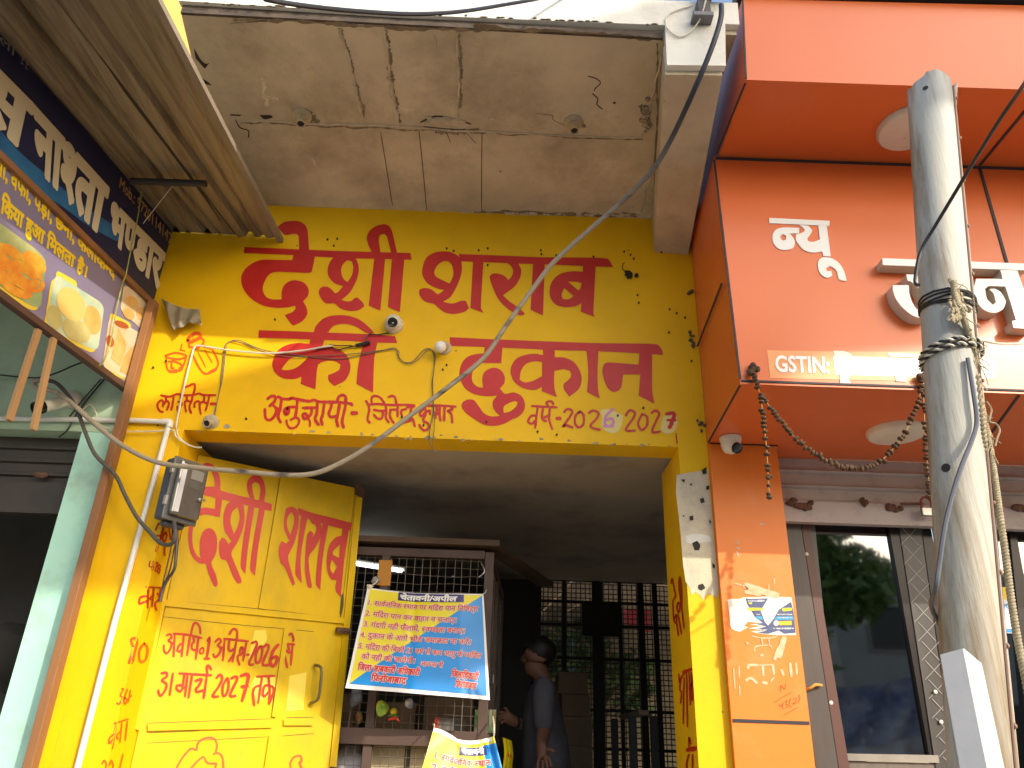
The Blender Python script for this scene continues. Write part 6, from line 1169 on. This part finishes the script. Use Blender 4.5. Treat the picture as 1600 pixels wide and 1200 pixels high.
mb = MB(); mb.ball(H+np.array([-.078, -.036, .008]), .011, 8, 6); mb.ball(H+np.array([-.078, .030, .008]), .011, 8, 6); obj('eye', mb, mat('eye_dark', (.08, .06, .05), None, rough=.2), man, True)
wv = Y(808, 1131, 1.68); wa = np.asarray(B['wrf'][0])-np.asarray(B['elf'][0]); mb = MB(); mb.lathe(np.asarray(B['wrf'][0]), wa, [(.031, -.006), (.035, -.004), (.035, .004), (.031, .006)], 16); obj('bracelet', mb, BLK, man, True)

# back grille and what shows through it
gl = thing('back_grille', 'dark iron grille gate across the back of the shop', 'gate', (0, 3.42, .38)); GY = 3.42; GM = mat('black_iron', (.025, .022, .02), None, rough=.6)
for px0, px1 in ((838, 844), (926, 944), (1000, 1010), (878, 884), (1024, 1032), (968, 974)):
    a = Y(px0, 1050, GY); b = Y(px1, 1050, GY); mb = MB(); mb.box((a[0], GY-.015, .38), (b[0], GY+.015, 2.78)); obj('bar', mb, GM, gl)
mb = MB(); mb.box((-1.74, GY-.014, .38), (Y(838, 1050, GY)[0], GY+.014, 2.78)); obj('sheet_panel', mb, GM, gl)
for py in (908, 942, 978, 1030, 1110, 1170):
    z = Y(940, py, GY)[2]; mb = MB(); mb.box((Y(844, 1050, GY)[0], GY-.012, z-.012), (1.55, GY+.012, z+.012)); obj('rail', mb, GM, gl)
mb = MB(); x0 = Y(840, 1050, GY)[0]
for x in np.arange(x0, 1.55, .040): mb.tube([(x, GY+.02, .4), (x, GY+.02, 2.77)], .0045, 4, False)
for z in np.arange(1.2, 2.77, .040): mb.tube([(x0, GY+.02, z), (1.55, GY+.02, z)], .0045, 4, False)
obj('wire_mesh', mb, GM, gl, fixn=False)
mb = MB(); a = Y(909, 994, GY-.03); b = Y(968, 945, GY-.03); mb.box((a[0], GY-.06, a[2]), (b[0], GY-.03, b[2])); obj('dark_board', mb, GM, None, label='dark board hung high on the back grille', cat='board')
for i, (x0, y0, x1, y1, yy) in enumerate([(875, 1120, 925, 1165, 2.6), (878, 1085, 922, 1119, 2.6), (872, 1050, 918, 1084, 2.65), (872, 1166, 926, 1215, 2.55)]):
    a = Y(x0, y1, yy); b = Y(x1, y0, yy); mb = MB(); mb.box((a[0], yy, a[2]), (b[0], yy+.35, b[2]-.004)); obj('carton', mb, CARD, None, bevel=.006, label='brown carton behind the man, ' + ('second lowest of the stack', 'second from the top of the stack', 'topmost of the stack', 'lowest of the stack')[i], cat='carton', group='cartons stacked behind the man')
tb = thing('side_table', 'pale topped table in the dark at the right of the doorway', 'table', (.7, 2.0, .38)); a = Y(1003, 1112, 2.0)
mb = MB(); mb.box((a[0], 1.75, a[2]-.03), (.84, 2.6, a[2])); obj('tabletop', mb, CARD, tb, bevel=.004)
for x in (a[0]+.03, .80):
    for y in (1.78, 2.55): mb = MB(); mb.box((x-.02, y-.02, .38), (x+.02, y+.02, a[2]-.031)); obj('leg', mb, GM, tb)

# back yard under the lean to roof
mb = MB(); mb.box((-6, 9, 0), (8, 9.2, 3.7)); obj('yard_wall', mb, mat('darkened_yard_wall', (.30, .25, .165), (.17, .14, .095), 1.5, .85, .2, 10, grime=(.35, .28, .18), gscale=2), None, label='yard wall seen through the back grille, darkened as if in shade', cat='wall')  # cream wall colour lowered to stand in for yard shade
def pboard(name, pts, yd, th, m_, label, cat): f = Frame((0, yd, 0), (0, -1, 0)); mb = MB(); mb.poly3([[f(*p) for p in pts]], (0, th, 0)); return obj(name, mb, m_, None, label=label, cat=cat)
pboard('blue_tarpaulin', [(872, 998), (895, 1000), (896, 1048), (884, 1052), (876, 1025)], 7.8, .01, mat('tarp_blue', (.03, .16, .55), (.06, .25, .65), 6, .5), 'small blue tarpaulin in the yard behind the back grille', 'tarpaulin')
pboard('red_cloth', [(975, 942), (1018, 945), (1016, 988), (996, 986), (975, 970)], 7.6, .01, mat('cloth_red', (.42, .05, .06), (.32, .04, .05), 6, .8), 'red cloth hanging in the yard behind the back grille', 'cloth')
rf_ = MB()
for k in range(34): x = -5.5+k*.36; rf_.hexa([(x, 3.7, 2.82), (x+.33, 3.7, 2.82), (x+.33, 8.98, 3.36), (x, 8.98, 3.36)], [(x, 3.7, 2.85), (x+.33, 3.7, 2.85), (x+.33, 8.98, 3.39), (x, 8.98, 3.39)])
obj('slatted_roof', rf_, mat('slat_tan', (.30, .23, .15), (.20, .15, .10), 4, .8), None, label='tan slatted lean to roof in the yard behind the back grille', cat='roof')
LEAF = mat('leaf_green', (.07, .14, .03), (.14, .24, .05), 9, .6)
def foliage(mb, c, r, n, s_, rnd):
    for k in range(n):
        d = np.array([rnd.gauss(0, 1), rnd.gauss(0, 1), rnd.gauss(0, 1)]); d /= np.linalg.norm(d); p = np.asarray(c)+d*np.asarray(r)*(rnd.random()**.45)
        a = np.array([rnd.gauss(0, 1), rnd.gauss(0, 1), rnd.gauss(0, 1)]); a /= np.linalg.norm(a); b = np.cross(a, (rnd.gauss(0, 1), rnd.gauss(0, 1), rnd.gauss(0, 1))); b /= np.linalg.norm(b)+1e-9; q = s_*rnd.uniform(.6, 1.3)
        mb.add([p-a*q, p+b*q*.45, p+a*q, p-b*q*.45], [(0, 1, 2, 3)])
def tree(name, x, y, h, r, n, leaf, seed, label, cat='tree'):
    rnd = random.Random(seed); t = thing(name, label, cat, (x, y, 0)); mb = MB(); mb.tube([(x, y, 0), (x+.1, y, h*.3), (x-.05, y+.1, h*.6), (x, y, h*.8)], (.16*h/5, .13*h/5, .09*h/5, .04*h/5), 9)
    cl = []
    for k in range(9):
        a = rnd.uniform(0, 6.28); e = np.array([x+r*.75*math.cos(a), y+r*.75*math.sin(a), h*rnd.uniform(.55, .95)]); mb.tube([(x, y, h*rnd.uniform(.3, .55)), (e+np.array([x, y, h*.6]))/2, e], (.06*h/5, .04*h/5, .015*h/5), 6); cl.append(e)
    obj('trunk', mb, mat('bark', (.12, .085, .055), (.08, .06, .04), 8, .9, .4, 20), t, True); mb = MB()
    for e in cl+[np.array([x, y, h])]: foliage(mb, e, (r*.45, r*.45, r*.35), n, leaf, rnd)
    obj('crown', mb, LEAF if h > 4 else mat('shaded_leaf', (.03, .07, .015), (.06, .12, .025), 9, .6), t, fixn=False)  # yard bush gets a darkened leaf copy in place of real shade
tree('yard_bush', 1.2, 8.3, 2.9, .9, 130, .09, 5, 'leafy green bush in the yard behind the back grille', 'bush')

# ================================================================== ACROSS THE STREET (mirrored in the glass, and an added sheet that shades the sign)
def house(x0, x1, y, h, m_, label, seed):
    t = thing('street_house', label, 'house', ((x0+x1)/2, y, 0)); mb = MB(); mb.box((x0, y-6, 0), (x1, y, h)); mb.box((x0-.1, y-.3, h), (x1+.1, y+.15, h+.18)); mb.box((x0, y-.2, h+.181), (x1, y, h+.9)); obj('wall', mb, m_, t)
    k = 0
    for x in np.arange(x0+.7, x1-1.2, 2.1):
        mb = MB(); mb.box((x, y+.001, 3.6), (x+1.0, y+.03, 4.8)); f = obj('window', mb, mat('window_frame', (.25, .22, .2), None, rough=.6), t); mb = MB(); mb.box((x+.08, y+.031, 3.68), (x+.92, y+.036, 4.72)); obj('pane', mb, GLS, f)
        mb = MB(); mb.box((x-.2, y+.001, .2), (x+1.5, y+.05, 2.6)); obj('shop_shutter', mb, [SHUTR, SHUTD][k % 2], t); k += 1
house(7.6, 13.5, -14.5, 4.6, mat('house_blue_grey', (.40, .39, .37), (.32, .31, .30), 1, .9), 'grey house across the street with a parapet roof', 1)
house(-8, 2.0, -15, 4.2, mat('house_cream', (.52, .46, .36), (.44, .38, .30), 1, .9), 'cream house across the street behind the photographer', 2)
tree('street_tree', 5.2, -11.5, 5.2, 1.9, 420, .16, 3, 'broad leafy tree across the street from the orange shop')
tree('street_tree', 16, -15, 6, 2.4, 380, .18, 4, 'tall leafy tree at the far end across the street')
mb = MB(); mb.box((4.2, -10.2, .9), (6.6, -10.1, 1.9)); obj('stall_front', mb, mat('stall_white', (.55, .56, .60), None, rough=.7), None, label='pale front of a stall across the street', cat='stall')
mb = MB()
n = 20
mb.v = [(4.0+3.0*i/n, -10+.12*math.sin(i*1.3+j*.6), 2.75-.9*j/12-.25*math.sin(i/n*3.1)) for j in range(13) for i in range(n+1)]; mb.f = [(j*21+i, j*21+i+1, (j+1)*21+i+1, (j+1)*21+i) for j in range(12) for i in range(n)]; mb.mi = [0]*len(mb.f)
obj('navy_tarpaulin', mb, mat('tarp_navy', (.09, .11, .24), (.42, .43, .48), 2, .4), None, True, label='navy tarpaulin draped over the stall across the street', cat='tarpaulin')
# added unseen sheet, outline shaped so its shade falls on sign and orange front
D_ = 6.0
def tw(u, z): k = D_*0; return np.array([u+D_*math.tan(R_(SUN_AZ)), -D_, z+D_*math.tan(R_(SUN_EL))/math.cos(R_(SUN_AZ))])
outl = [(-3.4, 2.20), (-1.71, 2.885), (-1.05, 3.16), (.5, 3.80), (3.2, 4.9), (3.8, 3.9), (2.0, 2.75), (1.45, 2.62), (1.15, 2.44), (.6, 2.38), (.25, 2.12), (-1.6, 2.03), (-3.2, 1.95)]
mb = MB(); mb.poly3([[tw(*p) for p in outl]], (0, -.012, 0)); obj('shade_blocker', mb, mat('blocker_faded', (.25, .28, .32), (.20, .22, .26), 3, .8), None, label='added unseen sheet high over the street, shaped to shade the sign and orange front', cat='tarpaulin')
mb = MB(); mb.tube([tw(-3.4, 2.2), tw(-9, 2.2)], .012, 6); mb.tube([tw(3.8, 3.9), tw(12, 6)], .012, 6); mb.tube([tw(3.2, 4.9), tw(10, 8)], .012, 6); mb.tube([tw(-3.2, 1.95), tw(-9, 1.0)], .012, 6)
obj('blocker_ropes', mb, ROPE, None, True, label='added ropes holding the unseen shade sheet over the street', cat='rope')

mb = MB(); mb.tube([Zp(345, 185, 3.79), (Zp(345, 185, 3.79)+BRD(262, 285, .05))/2+np.array([0, 0, -.01]), BRD(205, 350, .06)], .0016, 5); obj('string', mb, WCAB, None, True, label='thin pale string slanting from the tin roof edge down to the signboard', cat='string')
